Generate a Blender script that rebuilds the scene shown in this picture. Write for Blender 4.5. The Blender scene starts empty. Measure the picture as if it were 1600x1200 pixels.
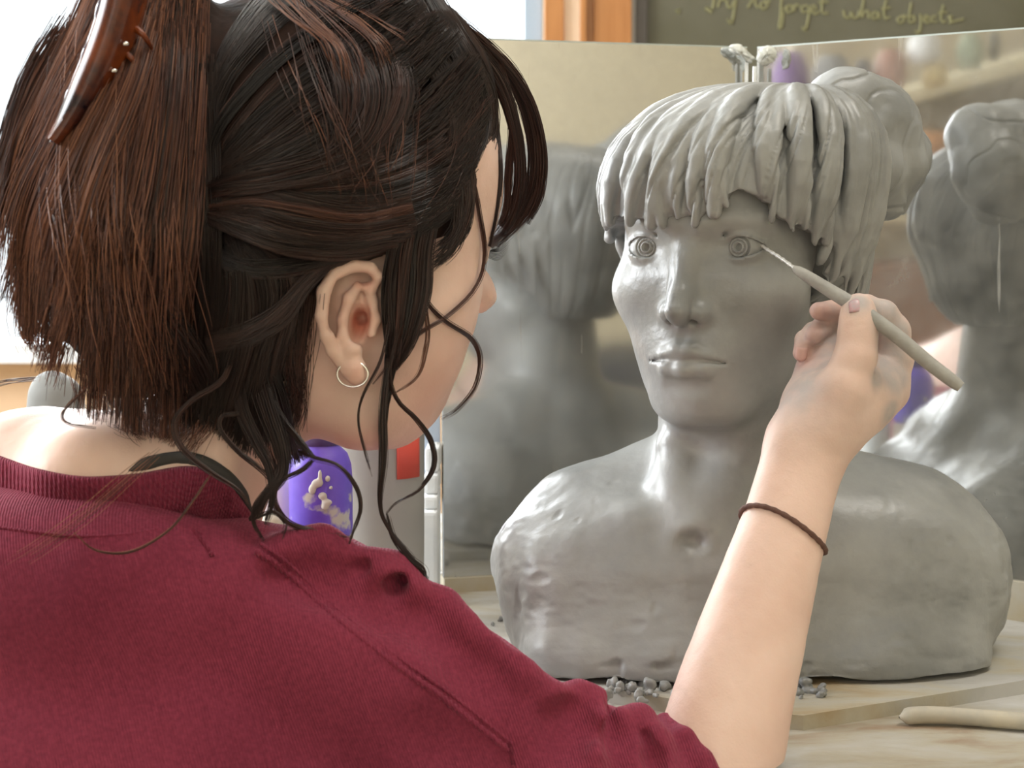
import bpy, math, random
import numpy as np
from mathutils import Vector, Matrix

# ------------------------------------------------------------------ camera, light, exposure
CAM = np.array((0.0, 0.0, 1.03)); PITCH = math.radians(5.0); FPX = 2400.0
C = bpy.context.scene.collection
scene = bpy.context.scene
cd = bpy.data.cameras.new('camera'); cam = bpy.data.objects.new('camera', cd); C.objects.link(cam)
cam.location = CAM; cam.rotation_euler = (math.radians(90) - PITCH, 0, 0)
cd.sensor_width = 36; cd.lens = 36 * FPX / 1600; cd.clip_start = 0.02
cd.dof.use_dof = True; cd.dof.focus_distance = 0.93; cd.dof.aperture_fstop = 14
scene.camera = cam
scene.view_settings.view_transform = 'Standard'; scene.view_settings.look = 'None'
scene.view_settings.exposure = 0.27; scene.view_settings.gamma = 1
scene.view_settings.use_curve_mapping = False
world = bpy.data.worlds.new('world'); scene.world = world; world.use_nodes = True
wb = world.node_tree.nodes['Background']; wb.inputs[0].default_value = (0.88, 0.95, 1.0, 1); wb.inputs[1].default_value = 1.6

def area(name, loc, target, sx, sy, power, col):
    l = bpy.data.lights.new(name, 'AREA'); l.shape = 'RECTANGLE'; l.size = sx; l.size_y = sy
    l.energy = power; l.color = col
    o = bpy.data.objects.new(name, l); C.objects.link(o); o.location = loc
    d = Vector(target) - Vector(loc); o.rotation_euler = d.to_track_quat('-Z', 'Y').to_euler()
    return o
area('back_window_daylight', (-1.35, 3.38, 1.9), (-1.35, 0.0, 1.75), 2.7, 2.0, 190, (0.93, 0.97, 1.0))
area('left_window_daylight', (-3.22, 1.1, 1.75), (0.1, 0.95, 1.0), 1.9, 1.5, 175, (0.90, 0.95, 1.0))
area('front_fill_light', (-0.6, -3.0, 1.95), (0.1, 0.95, 1.0), 1.8, 1.2, 7, (0.93, 0.96, 1.0))  # added ambient fill from behind the camera, no known window there
area('ceiling_lamp_light', (0.7, 0.7, 2.6), (0.6, 0.9, 0.9), 0.9, 0.5, 12, (1.0, 0.95, 0.86))
area('front_wall_fill_light', (1.5, -2.0, 2.6), (1.6, -3.1, 1.2), 0.9, 0.4, 36, (1.0, 0.96, 0.90))  # added to brighten the front wall that the left mirror reflects

# ------------------------------------------------------------------ helpers
cp, sp_ = math.cos(PITCH), math.sin(PITCH)
def P(px, py, Y):
    """pixel of the 1600x1200 photograph at world depth Y -> world point"""
    px, py, Y = np.broadcast_arrays(np.asarray(px, float), np.asarray(py, float), np.asarray(Y, float))
    a = (px - 800) / FPX; b = (600 - py) / FPX
    dy = cp + b * sp_; dz = b * cp - sp_
    t = Y / dy
    return np.stack([a * t, Y, CAM[2] + dz * t], -1)
def R_(rpx, Y): return rpx * Y / FPX
def proj(p):
    p = np.asarray(p) - CAM
    f = p[..., 1] * cp - p[..., 2] * sp_; u = p[..., 1] * sp_ + p[..., 2] * cp
    return 800 + FPX * p[..., 0] / f, 600 - FPX * u / f

def fast_mesh(name, V, F, smooth=True):
    V = np.asarray(V, np.float32); F = np.asarray(F, np.int32)
    me = bpy.data.meshes.new(name)
    n = F.shape[1]
    me.vertices.add(len(V)); me.vertices.foreach_set('co', V.ravel())
    me.loops.add(F.size); me.loops.foreach_set('vertex_index', F.ravel())
    me.polygons.add(len(F)); me.polygons.foreach_set('loop_start', np.arange(0, F.size, n, dtype=np.int32))
    if smooth: me.polygons.foreach_set('use_smooth', np.ones(len(F), bool))
    me.update(calc_edges=True); me.validate()
    return me
def link(name, me, m=None, parent=None, **props):
    o = bpy.data.objects.new(name, me); C.objects.link(o)
    if m is not None: me.materials.append(m)
    if parent is not None:
        o.parent = parent; o.matrix_parent_inverse = Matrix.Translation(-parent.location)
    for k, v in props.items(): o[k] = v
    return o
def thing(name, label, cat, loc, group=None):
    o = bpy.data.objects.new(name, None); C.objects.link(o); o.location = loc; o.empty_display_size = 0.05
    o['label'] = label; o['category'] = cat
    if group: o['group'] = group
    return o

def hash3(ix, iy, iz, seed):
    h = (ix * 374761393 + iy * 668265263 + iz * 2147483647 + seed * 974634777) & 0xFFFFFFFF
    h = ((h ^ (h >> 13)) * 1274126177) & 0xFFFFFFFF
    h = (h ^ (h >> 16)) & 0xFFFF
    return h / 32767.5 - 1.0
def noise(Pt, freq, seed=0):
    q = Pt * freq + 100.37; i = np.floor(q).astype(np.int64); f = q - i; f = f * f * (3 - 2 * f)
    r = 0
    for dx in (0, 1):
        wx = f[..., 0] if dx else 1 - f[..., 0]
        for dy in (0, 1):
            wy = f[..., 1] if dy else 1 - f[..., 1]
            for dz in (0, 1):
                wz = f[..., 2] if dz else 1 - f[..., 2]
                r = r + wx * wy * wz * hash3(i[..., 0] + dx, i[..., 1] + dy, i[..., 2] + dz, seed)
    return r

class Frame:
    def __init__(s, o, R, sc=0.01): s.o = np.asarray(o, float); s.R = np.asarray(R, float); s.sc = sc   # columns = axes
    def w(s, p): return s.o + (np.asarray(p, float) * s.sc) @ s.R.T
    def l(s, p): return ((np.asarray(p) - s.o) @ s.R) / s.sc
I3 = np.eye(3)
def smin(a, b, k):
    if k <= 0: return np.minimum(a, b)
    h = np.maximum(k - np.abs(a - b), 0) / k
    return np.minimum(a, b) - h * h * k * 0.25
class Sdf:
    def __init__(s): s.p = []
    def _add(s, op, k, c, R, f): s.p.append((op, k, np.asarray(c, float), R, f)); return s
    def ell(s, c, r, k=0, op='u', rot=None):
        c = np.asarray(c, float); r = np.asarray(r, float); rt = rot
        def f(Q):
            q = Q - c
            if rt is not None: q = q @ rt
            a = q / r; k0 = np.sqrt((a * a).sum(-1)); b = a / r; k1 = np.sqrt((b * b).sum(-1)) + 1e-9
            return k0 * (k0 - 1) / k1
        return s._add(op, k, c, r.max(), f)
    def cap(s, a, b, ra, rb, k=0, op='u'):
        a = np.asarray(a, float); b = np.asarray(b, float); ba = b - a; L = max((ba * ba).sum(), 1e-12)
        def f(Q):
            q = Q - a; h = np.clip((q @ ba) / L, 0, 1)
            d = q - h[..., None] * ba
            return np.sqrt((d * d).sum(-1)) - (ra + (rb - ra) * h)
        return s._add(op, k, (a + b) / 2, math.sqrt(L) / 2 + max(ra, rb), f)
    def chain(s, pts, rs, k=0, k2=None, op='u'):
        for i in range(len(pts) - 1): s.cap(pts[i], pts[i + 1], rs[i], rs[i + 1], k, op)
        return s
    def tube(s, pts, rs, k=0, op='u'):
        pts = np.asarray(pts, float); rs = np.asarray(rs, float)
        def f(Q):
            best = None
            for i in range(len(pts) - 1):
                a = pts[i]; ba = pts[i + 1] - a; L = max((ba * ba).sum(), 1e-12); q = Q - a; h = np.clip((q @ ba) / L, 0, 1)
                e = q - h[..., None] * ba; d = np.sqrt((e * e).sum(-1)) - (rs[i] + (rs[i + 1] - rs[i]) * h)
                best = d if best is None else np.minimum(best, d)
            return best
        s.p.append((op, k, pts, rs.max() + np.linalg.norm(np.diff(pts, axis=0), axis=1).max() / 2, f)); return s
    def fn(s, f): s.p.append(('f', 0, None, None, f)); return s
    def at(s, Q):
        D = np.full(Q.shape[:-1], 1.0)
        for op, k, c, R, f in s.p: D = s._ap(op, k, f, Q, D)
        return D
    def _ap(s, op, k, f, Q, D):
        if op == 'u': return smin(D, f(Q), k)
        if op == 's': return -smin(-D, f(Q), k)
        return f(Q, D)
    def blocks(s, bc, hd, Q, h):
        D = np.full(Q.shape[:-1], 0.05)
        for op, k, c, R, f in s.p:
            if op == 'f': D = f(Q, D); continue
            m = (np.sqrt(((bc - c) ** 2).sum(-1)) if c.ndim == 1 else np.sqrt(np.min([((bc - ci) ** 2).sum(-1) for ci in c], 0))) - R - hd < k + 3 * h + .015
            if m.any(): D[m] = s._ap(op, k, f, Q[m], D[m])
        return D

def mesh_sdf(s, lo, hi, h, B=8, slack=1.8):
    lo = np.asarray(lo, float); hi = np.asarray(hi, float)
    nb = np.ceil((hi - lo) / (h * B)).astype(int)
    g = np.stack(np.meshgrid(*[np.arange(n) for n in nb], indexing='ij'), -1)
    bc = lo + (g + 0.5) * B * h
    Dc = s.at(bc.reshape(-1, 3)).reshape(nb)
    hd = B * h * 0.87
    act = np.abs(Dc) < hd * slack + 2 * h
    V = np.repeat(np.repeat(np.repeat(np.where(Dc < 0, -0.05, 0.05), B, 0), B, 1), B, 2).astype(np.float32)
    W = V.reshape(nb[0], B, nb[1], B, nb[2], B)
    o = np.stack(np.meshgrid(*[np.arange(B)] * 3, indexing='ij'), -1).reshape(-1, 3)
    idx = np.argwhere(act)
    for c0 in range(0, len(idx), 3000):
        ii = idx[c0:c0 + 3000]
        Q = lo + (ii[:, None, :] * B + o[None]) * h
        D = s.blocks(lo + (ii + 0.5) * B * h, hd, Q, h)
        W[ii[:, 0], :, ii[:, 1], :, ii[:, 2], :] = D.reshape(-1, B, B, B)
    ins = V < 0
    cnt = np.zeros(tuple(np.array(V.shape) - 1), np.int8)
    sl = lambda d: tuple(slice(d[i], V.shape[i] - 1 + d[i]) for i in range(3))
    cor = [(a, b, c) for a in (0, 1) for b in (0, 1) for c in (0, 1)]
    for d in cor: cnt += ins[sl(d)]
    cells = np.argwhere((cnt > 0) & (cnt < 8))
    vid = np.full(cnt.shape, -1, np.int32); vid[cells[:, 0], cells[:, 1], cells[:, 2]] = np.arange(len(cells))
    acc = np.zeros((len(cells), 3)); n = np.zeros(len(cells))
    val = {d: V[cells[:, 0] + d[0], cells[:, 1] + d[1], cells[:, 2] + d[2]].astype(float) for d in cor}
    for a in cor:
        for ax in range(3):
            if a[ax]: continue
            b = list(a); b[ax] = 1; b = tuple(b); va, vb = val[a], val[b]
            m = (va < 0) != (vb < 0); t = np.where(m, va / np.where(m, va - vb, 1), 0)
            pt = np.zeros((len(cells), 3)) + a; pt[:, ax] += t
            acc += pt * m[:, None]; n += m
    vert = lo + (cells + acc / n[:, None]) * h
    quads = []
    for ax in range(3):
        u, v = (ax + 1) % 3, (ax + 2) % 3
        s0 = [slice(None)] * 3; s1 = [slice(None)] * 3; s0[ax] = slice(0, -1); s1[ax] = slice(1, None)
        A = ins[tuple(s0)]; Bm = ins[tuple(s1)]
        e = np.argwhere(A != Bm)
        e = e[(e[:, u] > 0) & (e[:, v] > 0) & (e[:, u] < cnt.shape[u]) & (e[:, v] < cnt.shape[v])]
        def q(du, dv):
            c = e.copy(); c[:, u] -= du; c[:, v] -= dv; return vid[c[:, 0], c[:, 1], c[:, 2]]
        F = np.stack([q(1, 1), q(0, 1), q(0, 0), q(1, 0)], -1)
        fl = ~A[e[:, 0], e[:, 1], e[:, 2]]; F[fl] = F[fl][:, ::-1]
        quads.append(F)
    F = np.concatenate(quads); F = F[(F >= 0).all(1)]
    return vert, F
def vnormals(V, F):
    n = np.cross(V[F[:, 2]] - V[F[:, 0]], V[F[:, 3]] - V[F[:, 1]])
    N = np.stack([sum(np.bincount(F[:, j], n[:, i], len(V)) for j in range(4)) for i in range(3)], -1)
    return N / (np.linalg.norm(N, axis=1, keepdims=True) + 1e-12)
def sdf_mesh(name, s, lo, hi, h, disp=None, post=None):
    V, F = mesh_sdf(s, lo, hi, h)
    if disp is not None: V = V + vnormals(V, F) * disp(V)[:, None]
    return fast_mesh(name, V, F)

def bb(pts, m=.012):
    p = np.array(pts); return p.min(0) - m, p.max(0) + m

def trace(s, px, py, y0, y1, off=0.0, n=40):
    """march along the view rays of pixels until the shape is met; misses get the closest depth"""
    px = np.asarray(px, float); py = np.asarray(py, float)
    Y = np.full(px.shape, y0); best = np.full(px.shape, 9.0); by = Y.copy(); hit = np.zeros(px.shape, bool)
    for i in range(n):
        d = s.at(P(px, py, Y)) - off
        b = (~hit) & (d < best); best[b] = d[b]; by[b] = Y[b]
        hit |= d < 0.0003
        Y = np.where(hit, Y, np.minimum(Y + np.maximum(d * 0.85, 0.0004), y1))
    return by, hit

def tubes(name, curves, radii, m, parent=None, sides=5, tone=None, cap=False, **props):
    """curves: list of (n,3) arrays, radii: list of (n,) -> ONE mesh of tubes"""
    Vs, Fs, T, base = [], [], [], 0
    ang = np.arange(sides) / sides * 2 * np.pi
    for ci, (c, r) in enumerate(zip(curves, radii)):
        c = np.asarray(c, float); r = np.broadcast_to(np.asarray(r, float), (len(c),)); n = len(c)
        t = np.gradient(c, axis=0); t /= np.linalg.norm(t, axis=1, keepdims=True) + 1e-12
        ref = np.array((0.31, 0.9, 0.13)) if abs(t[:, 1]).mean() < 0.8 else np.array((1.0, 0, 0.1))
        a = np.cross(t, ref); a /= np.linalg.norm(a, axis=1, keepdims=True) + 1e-12; b = np.cross(t, a)
        ring = c[:, None] + r[:, None, None] * (np.cos(ang)[None, :, None] * a[:, None] + np.sin(ang)[None, :, None] * b[:, None])
        Vs.append(ring.reshape(-1, 3))
        i = np.arange(n - 1)[:, None] * sides; j = np.arange(sides)[None]; j2 = (j + 1) % sides
        Fs.append((np.stack([i + j, i + j2, i + sides + j2, i + sides + j], -1).reshape(-1, 4)) + base)
        if tone is not None: T.append(np.full(n * sides, tone[ci]))
        base += n * sides
    me = fast_mesh(name, np.concatenate(Vs), np.concatenate(Fs))
    if cap:
        pass
    if tone is not None:
        at = me.attributes.new('tone', 'FLOAT', 'POINT'); at.data.foreach_set('value', np.concatenate(T).astype(np.float32))
    return link(name, me, m, parent, **props)
def spline(pts, n):
    """Catmull-Rom through rows of pts, resampled evenly in parameter"""
    p = np.asarray(pts, float); p = np.vstack([2 * p[0] - p[1], p, 2 * p[-1] - p[-2]])
    u = np.linspace(0, len(p) - 3 - 1e-6, n); i = u.astype(int); t = (u - i)[:, None]
    a, b, c, d = p[i], p[i + 1], p[i + 2], p[i + 3]
    return 0.5 * (2 * b + (c - a) * t + (2 * a - 5 * b + 4 * c - d) * t * t + (3 * b - a - 3 * c + d) * t ** 3)

def box_me(name, lo, hi, bev=0.0):
    import bmesh
    bm = bmesh.new(); bmesh.ops.create_cube(bm, size=1)
    lo = Vector(lo); hi = Vector(hi)
    for v in bm.verts: v.co = Vector([(lo[i] + hi[i]) / 2 + v.co[i] * (hi[i] - lo[i]) for i in range(3)])
    if bev > 0: bmesh.ops.bevel(bm, geom=bm.edges[:], offset=bev, segments=2, affect='EDGES', profile=0.6)
    me = bpy.data.meshes.new(name); bm.to_mesh(me); bm.free(); return me
def prism_me(name, poly, ext):
    """poly: list of 3D points, ext: extrusion vector"""
    n = len(poly); V = [tuple(p) for p in poly] + [tuple(np.asarray(p) + np.asarray(ext)) for p in poly]
    F = [list(range(n))[::-1], list(range(n, 2 * n))] + [[i, (i + 1) % n, n + (i + 1) % n, n + i] for i in range(n)]
    me = bpy.data.meshes.new(name); me.from_pydata(V, [], F); me.update()
    import bmesh
    bm = bmesh.new(); bm.from_mesh(me); bmesh.ops.recalc_face_normals(bm, faces=bm.faces[:]); bm.to_mesh(me); bm.free()
    return me
def lathe_me(name, prof, c, n=40):
    """prof: (r,z) rows around centre c"""
    c = np.asarray(c, float); a = np.arange(n) / n * 2 * np.pi
    V = np.concatenate([c + np.stack([r * np.cos(a), r * np.sin(a), np.full(n, z)], -1) for r, z in prof])
    F = []
    for i in range(len(prof) - 1):
        j = np.arange(n); j2 = (j + 1) % n
        F.append(np.stack([i * n + j, i * n + j2, (i + 1) * n + j2, (i + 1) * n + j], -1))
    return fast_mesh(name, V, np.concatenate(F))

# ------------------------------------------------------------------ materials
def mat(name, col, rough=0.6, spec=0.5, metal=0.0, var=None, vscale=8, bump=0.0, bscale=60, coat=0.0, sss=0.0, rvar=0.0, vdet=4, sheen=0.0, trans=0.0, coords='Object', stretch=None):
    m = bpy.data.materials.new(name); m.use_nodes = True; nt = m.node_tree; N = nt.nodes; L = nt.links
    b = N['Principled BSDF']; b.inputs['Base Color'].default_value = (*col, 1); b.inputs['Roughness'].default_value = rough
    b.inputs['Specular IOR Level'].default_value = spec; b.inputs['Metallic'].default_value = metal
    b.inputs['Coat Weight'].default_value = coat; b.inputs['Coat Roughness'].default_value = 0.15
    b.inputs['Sheen Weight'].default_value = sheen; b.inputs['Transmission Weight'].default_value = trans
    if sss: b.inputs['Subsurface Weight'].default_value = sss; b.inputs['Subsurface Radius'].default_value = (1, 0.35, 0.2); b.inputs['Subsurface Scale'].default_value = 0.006
    tc = N.new('ShaderNodeTexCoord'); src = tc.outputs[coords]
    if stretch:
        mp = N.new('ShaderNodeMapping'); mp.inputs['Scale'].default_value = stretch; L.new(src, mp.inputs[0]); src = mp.outputs[0]
    if var is not None or rvar:
        n = N.new('ShaderNodeTexNoise'); n.inputs['Scale'].default_value = vscale; n.inputs['Detail'].default_value = vdet; n.inputs['Roughness'].default_value = 0.6
        L.new(src, n.inputs['Vector'])
        if var is not None:
            r = N.new('ShaderNodeValToRGB'); e = r.color_ramp.elements
            e[0].position = 0.35; e[0].color = (*col, 1); e[1].position = 0.68; e[1].color = (*var, 1)
            L.new(n.outputs['Fac'], r.inputs[0]); L.new(r.outputs[0], b.inputs['Base Color'])
        if rvar:
            mr = N.new('ShaderNodeMapRange'); mr.inputs['From Min'].default_value = 0.3; mr.inputs['From Max'].default_value = 0.7
            mr.inputs['To Min'].default_value = rough - rvar; mr.inputs['To Max'].default_value = rough + rvar
            L.new(n.outputs['Fac'], mr.inputs[0]); L.new(mr.outputs[0], b.inputs['Roughness'])
    if bump:
        n2 = N.new('ShaderNodeTexNoise'); n2.inputs['Scale'].default_value = bscale; n2.inputs['Detail'].default_value = 5
        L.new(src, n2.inputs['Vector'])
        bp = N.new('ShaderNodeBump'); bp.inputs['Strength'].default_value = 1; bp.inputs['Distance'].default_value = bump
        L.new(n2.outputs['Fac'], bp.inputs['Height']); L.new(bp.outputs[0], b.inputs['Normal'])
    return m
# ------------------------------------------------------------------ room shell
TZ = 0.75
m_wall = mat('beige_plaster', (0.62, 0.55, 0.40), 0.85, var=(0.56, 0.50, 0.37), vscale=3, bump=0.001)
m_floor = mat('floor_board', (0.30, 0.24, 0.17), 0.6, var=(0.22, 0.17, 0.12), vscale=5)
m_ceil = mat('ceiling_paint', (0.75, 0.73, 0.68), 0.9)
m_orange = mat('varnished_pine', (0.48, 0.21, 0.065), 0.4, var=(0.38, 0.15, 0.04), vscale=6, stretch=(8, 8, 0.6))
m_cream = mat('cream_paint', (0.80, 0.66, 0.50), 0.5)
m_white = mat('white_paint', (0.8, 0.82, 0.84), 0.5)
m_greyblue = mat('grey_blue_frame_paint', (0.36, 0.45, 0.56), 0.5)
m_board = mat('chalkboard', (0.085, 0.080, 0.045), 0.5, var=(0.13, 0.125, 0.09), vscale=2.2, vdet=5)
m_chalk = mat('chalk', (0.26, 0.25, 0.13), 0.95)
def bx(name, lo, hi, m, parent=None, bev=0.0, **pr): return link(name, box_me(name, lo, hi, bev), m, parent, **pr)
WY = 3.2
S = dict(kind='structure')
bx('floor', (-3.4, -3.2, -0.05), (3.4, 3.5, 0), m_floor, **S)
bx('ceiling', (-3.4, -3.2, 2.7), (3.4, 3.5, 2.75), m_ceil, **S)
bx('wall_left', (-3.4, -3.2, 0), (-3.3, 3.5, 2.7), m_wall, **S)
bx('wall_right', (3.3, -3.2, 0), (3.4, 3.5, 2.7), m_wall, **S)
bx('wall_front', (-3.3, -3.2, 0), (3.3, -3.1, 2.7), mat('cream_plaster', (.82, .75, .58), .85), **S)
# back wall: below, above and beside the wide window
xw1 = P(824, 0, WY)[0]; xb0 = P(1000, 0, WY)[0]
wl = bx('wall_back', (xw1 + 0.01, WY, 0), (3.3, WY + 0.12, 2.7), m_wall, **S)
bx('wall_back', (-3.3, WY, 0), (xw1 + 0.01, WY + 0.12, 0.80), mat('peach_wall_paint', (0.72, 0.50, 0.32), 0.7), **S)
bx('wall_back', (-3.3, WY, 2.62), (xw1 + 0.01, WY + 0.12, 2.7), m_wall, **S)
win = thing('window_1', 'wide window full of white daylight behind the seated woman', 'window', (-1.3, WY, 0.9)); win['kind'] = 'structure'
bx('window_sill', (-3.3, WY - 0.10, 0.80), (xw1, WY + 0.10, 0.84), m_white, win, 0.004)
x0 = P(818, 0, WY)[0]; x1 = P(848, 0, WY)[0]
bx('window_frame', (x0, WY - 0.03, 0.8), (x1, WY + 0.06, 2.66), m_greyblue, win, 0.003)
bx('window_frame', (-3.3, WY - 0.02, 2.58), (x0, WY + 0.06, 2.66), m_greyblue, win, 0.003)
bx('mullion', (-1.75, WY - 0.01, 0.84), (-1.69, WY + 0.05, 2.6), m_white, win, 0.003)
m_glass = bpy.data.materials.new('window_glass'); m_glass.use_nodes = True
gn = m_glass.node_tree; gn.nodes.remove(gn.nodes['Principled BSDF'])
tr = gn.nodes.new('ShaderNodeBsdfTransparent'); gl = gn.nodes.new('ShaderNodeBsdfGlossy'); mx = gn.nodes.new('ShaderNodeMixShader'); gl.inputs['Roughness'].default_value = 0.02
mx.inputs[0].default_value = 0.04; gn.links.new(tr.outputs[0], mx.inputs[1]); gn.links.new(gl.outputs[0], mx.inputs[2]); gn.links.new(mx.outputs[0], gn.nodes['Material Output'].inputs[0])
bx('pane', (-3.3, WY + 0.02, 0.84), (-1.72, WY + 0.025, 2.6), m_glass, win)
bx('pane', (-1.72, WY + 0.02, 0.84), (x0, WY + 0.025, 2.6), m_glass, win)
for nm, lo, hi, m_ in (('window_2', (-3.30, .1, .95), (-3.26, 2.1, 2.55), 0), ('fill_window', (-1.55, -3.10, 1.3), (.35, -3.06, 2.6), 1)):  # the frame on the front wall is added to go with the fill light
    w = thing(nm, 'bright unseen side window of the studio', 'window', lo); w['kind'] = 'structure'
    t_ = .05
    if m_ == 0:
        bx('window_frame', lo, (hi[0], lo[1] + t_, hi[2]), m_white, w, .003); bx('window_frame', (lo[0], hi[1] - t_, lo[2]), hi, m_white, w, .003)
        bx('window_frame', lo, (hi[0], hi[1], lo[2] + t_), m_white, w, .003); bx('window_frame', (lo[0], lo[1], hi[2] - t_), hi, m_white, w, .003)
        bx('mullion', (lo[0], 1.08, lo[2]), (hi[0], 1.12, hi[2]), m_white, w, .003)
    else:
        bx('window_frame', lo, (lo[0] + t_, hi[1], hi[2]), m_white, w, .003); bx('window_frame', (hi[0] - t_, lo[1], lo[2]), hi, m_white, w, .003)
        bx('window_frame', lo, (hi[0], hi[1], lo[2] + t_), m_white, w, .003); bx('window_frame', (lo[0], lo[1], hi[2] - t_), hi, m_white, w, .003)
lamp = thing('ceiling_lamp', 'flat warm ceiling lamp over the table', 'lamp', (.7, .7, 2.65))
bx('lamp_housing', (.2, .4, 2.63), (1.2, 1.0, 2.70), m_white, lamp, .01)
lamp = thing('ceiling_lamp', 'added flat lamp that washes the front wall with light', 'lamp', (1.5, -2.0, 2.65))  # body added for the front wall fill, not a known fixture
bx('lamp_housing', (1.0, -2.25, 2.63), (2.0, -1.75, 2.70), m_white, lamp, .01)
# timber post between window and chalkboard
post = thing('trim_1', 'orange varnished timber trim with a cream strip between window and chalkboard', 'trim', (0.15, WY, 0)); post['kind'] = 'structure'
for nm, a, b, m, d in (('board', 848, 858, m_cream, 0.03), ('board', 857, 912, m_orange, 0.05), ('strip', 905, 914, m_orange, 0.07), ('board', 912, 928, m_orange, 0.045), ('board', 926, 984, m_orange, 0.055)):
    if nm == 'board' and a == 857: a, b = 850, 880
    bx(nm, (P(a, 0, WY)[0], WY - d, 0), (P(b, 0, WY)[0], WY, 2.7), m, post, 0.002)
bx('cream_strip', (P(878, 0, WY)[0], WY - 0.035, 0), (P(910, 0, WY)[0], WY, 2.7), m_cream, post, 0.002)
bx('grey_strip', (P(982, 0, WY)[0], WY - 0.04, 0), (P(1002, 0, WY)[0], WY, 2.7), mat('grey_paint', (0.42, 0.40, 0.36), 0.6), post, 0.002)
# chalkboard
cb = thing('chalkboard', 'dark olive chalkboard with faint yellow handwriting above the mirrors', 'chalkboard', (1.2, WY, 1.3))
bx('board', (xb0, WY - 0.03, 1.15), (3.2, WY, 2.4), m_board, cb)
bx('frame', (xb0 - 0.012, WY - 0.045, 1.12), (xb0 + 0.012, WY, 2.42), mat('dark_wood', (0.06, 0.05, 0.04), 0.5), cb, 0.002)
bx('frame', (xb0 - 0.01, WY - 0.045, 1.10), (3.2, WY, 1.14), mat('dark_wood_rail', (0.06, 0.05, 0.04), 0.5), cb, 0.002)
# handwriting: each word a set of strokes given in (x, y) pixels, chalk pressed on the board
words = {
 'Try': [[(1100, -14), (1116, -16), (1134, -18)], [(1117, -16), (1116, 0), (1113, 14)], [(1122, 12), (1124, 2), (1130, -2), (1133, 2)], [(1136, 0), (1137, 10), (1142, 12), (1147, 4), (1150, -2), (1147, 18), (1143, 38), (1137, 30)]],
 'to': [[(1168, 12), (1176, 0), (1183, -14)], [(1172, -4), (1186, -6)], [(1183, -12), (1180, 4), (1185, 12)], [(1195, 2), (1188, 8), (1193, 14), (1200, 8), (1196, 2), (1204, 2)]],
 'forget': [[(1229, -8), (1226, -14), (1221, 0), (1220, 24), (1217, 44), (1222, 40), (1224, 18)], [(1224, 16), (1232, 8), (1229, 18), (1236, 19), (1239, 10), (1231, 8)], [(1241, 18), (1243, 8), (1250, 10)], [(1262, 9), (1254, 10), (1253, 18), (1262, 18), (1265, 9), (1263, 30), (1258, 48), (1254, 42)], [(1268, 17), (1275, 13), (1271, 8), (1267, 14), (1272, 22), (1281, 18)], [(1287, -8), (1284, 8), (1286, 21), (1294, 20)], [(1278, 4), (1294, 3)]],
 'what': [[(1318, 16), (1320, 26), (1327, 28), (1331, 18), (1333, 28), (1340, 27), (1343, 16)], [(1350, -2), (1347, 14), (1346, 28), (1352, 18), (1357, 19), (1357, 29)], [(1371, 19), (1364, 20), (1363, 28), (1369, 29), (1373, 19), (1374, 30)], [(1385, 0), (1381, 16), (1383, 29), (1390, 26)], [(1376, 14), (1391, 12)]],
 'objects': [[(1408, 26), (1402, 30), (1407, 36), (1414, 30), (1409, 25), (1418, 26)], [(1424, 4), (1421, 22), (1421, 35), (1429, 33), (1428, 25), (1422, 27)], [(1438, 22), (1439, 36), (1436, 52), (1430, 48)], [(1444, 32), (1451, 28), (1447, 24), (1443, 30), (1448, 36), (1454, 33)], [(1463, 25), (1456, 27), (1457, 34), (1465, 33)], [(1474, 8), (1470, 26), (1473, 35), (1478, 32)], [(1465, 20), (1480, 19)], [(1488, 25), (1482, 27), (1487, 32), (1482, 36), (1492, 33), (1506, 30)]],
}
for w, st in words.items():
    cs, rr = [], []
    for s_ in st:
        c2 = spline(s_, 14) if len(s_) > 2 else np.array(s_, float)
        cs.append(P(c2[:, 0], c2[:, 1], WY - 0.031)); rr.append(0.0026)
    tubes('writing', cs, rr, m_chalk, cb, sides=5)
for c_q, r_q in (([(1055, 18), (1063, 14), (1059, 22)], .002), ([(1102, 12), (1112, 19)], .004)): tubes('chalk_mark', [P(*np.array(c_q).T, WY - 0.031)], [r_q], m_chalk, cb)

# ------------------------------------------------------------------ table
m_table = bpy.data.materials.new('clay_smeared_table'); m_table.use_nodes = True
def table_mat(m, cols):
    nt = m.node_tree; N = nt.nodes; L = nt.links; b = N['Principled BSDF']; b.inputs['Roughness'].default_value = 0.75
    tc = N.new('ShaderNodeTexCoord'); mp = N.new('ShaderNodeMapping'); mp.inputs['Scale'].default_value = (1.0, 2.2, 1)
    L.new(tc.outputs['Object'], mp.inputs[0])
    n = N.new('ShaderNodeTexNoise'); n.inputs['Scale'].default_value = 9; n.inputs['Detail'].default_value = 6; n.inputs['Roughness'].default_value = 0.55; n.inputs['Distortion'].default_value = 0.6
    L.new(mp.outputs[0], n.inputs['Vector'])
    r = N.new('ShaderNodeValToRGB'); e = r.color_ramp.elements
    e[0].position = 0.30; e[0].color = (*cols[0], 1); e[1].position = 0.68; e[1].color = (*cols[-1], 1)
    for i, c in enumerate(cols[1:-1]):
        x = e.new(0.30 + 0.38 * (i + 1) / (len(cols) - 1)); x.color = (*c, 1)
    L.new(n.outputs['Fac'], r.inputs[0]); L.new(r.outputs[0], b.inputs['Base Color'])
    n2 = N.new('ShaderNodeTexNoise'); n2.inputs['Scale'].default_value = 60; n2.inputs['Detail'].default_value = 4; L.new(mp.outputs[0], n2.inputs['Vector'])
    bp = N.new('ShaderNodeBump'); bp.inputs['Distance'].default_value = 0.0012; L.new(n2.outputs['Fac'], bp.inputs['Height']); L.new(bp.outputs[0], b.inputs['Normal'])
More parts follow.
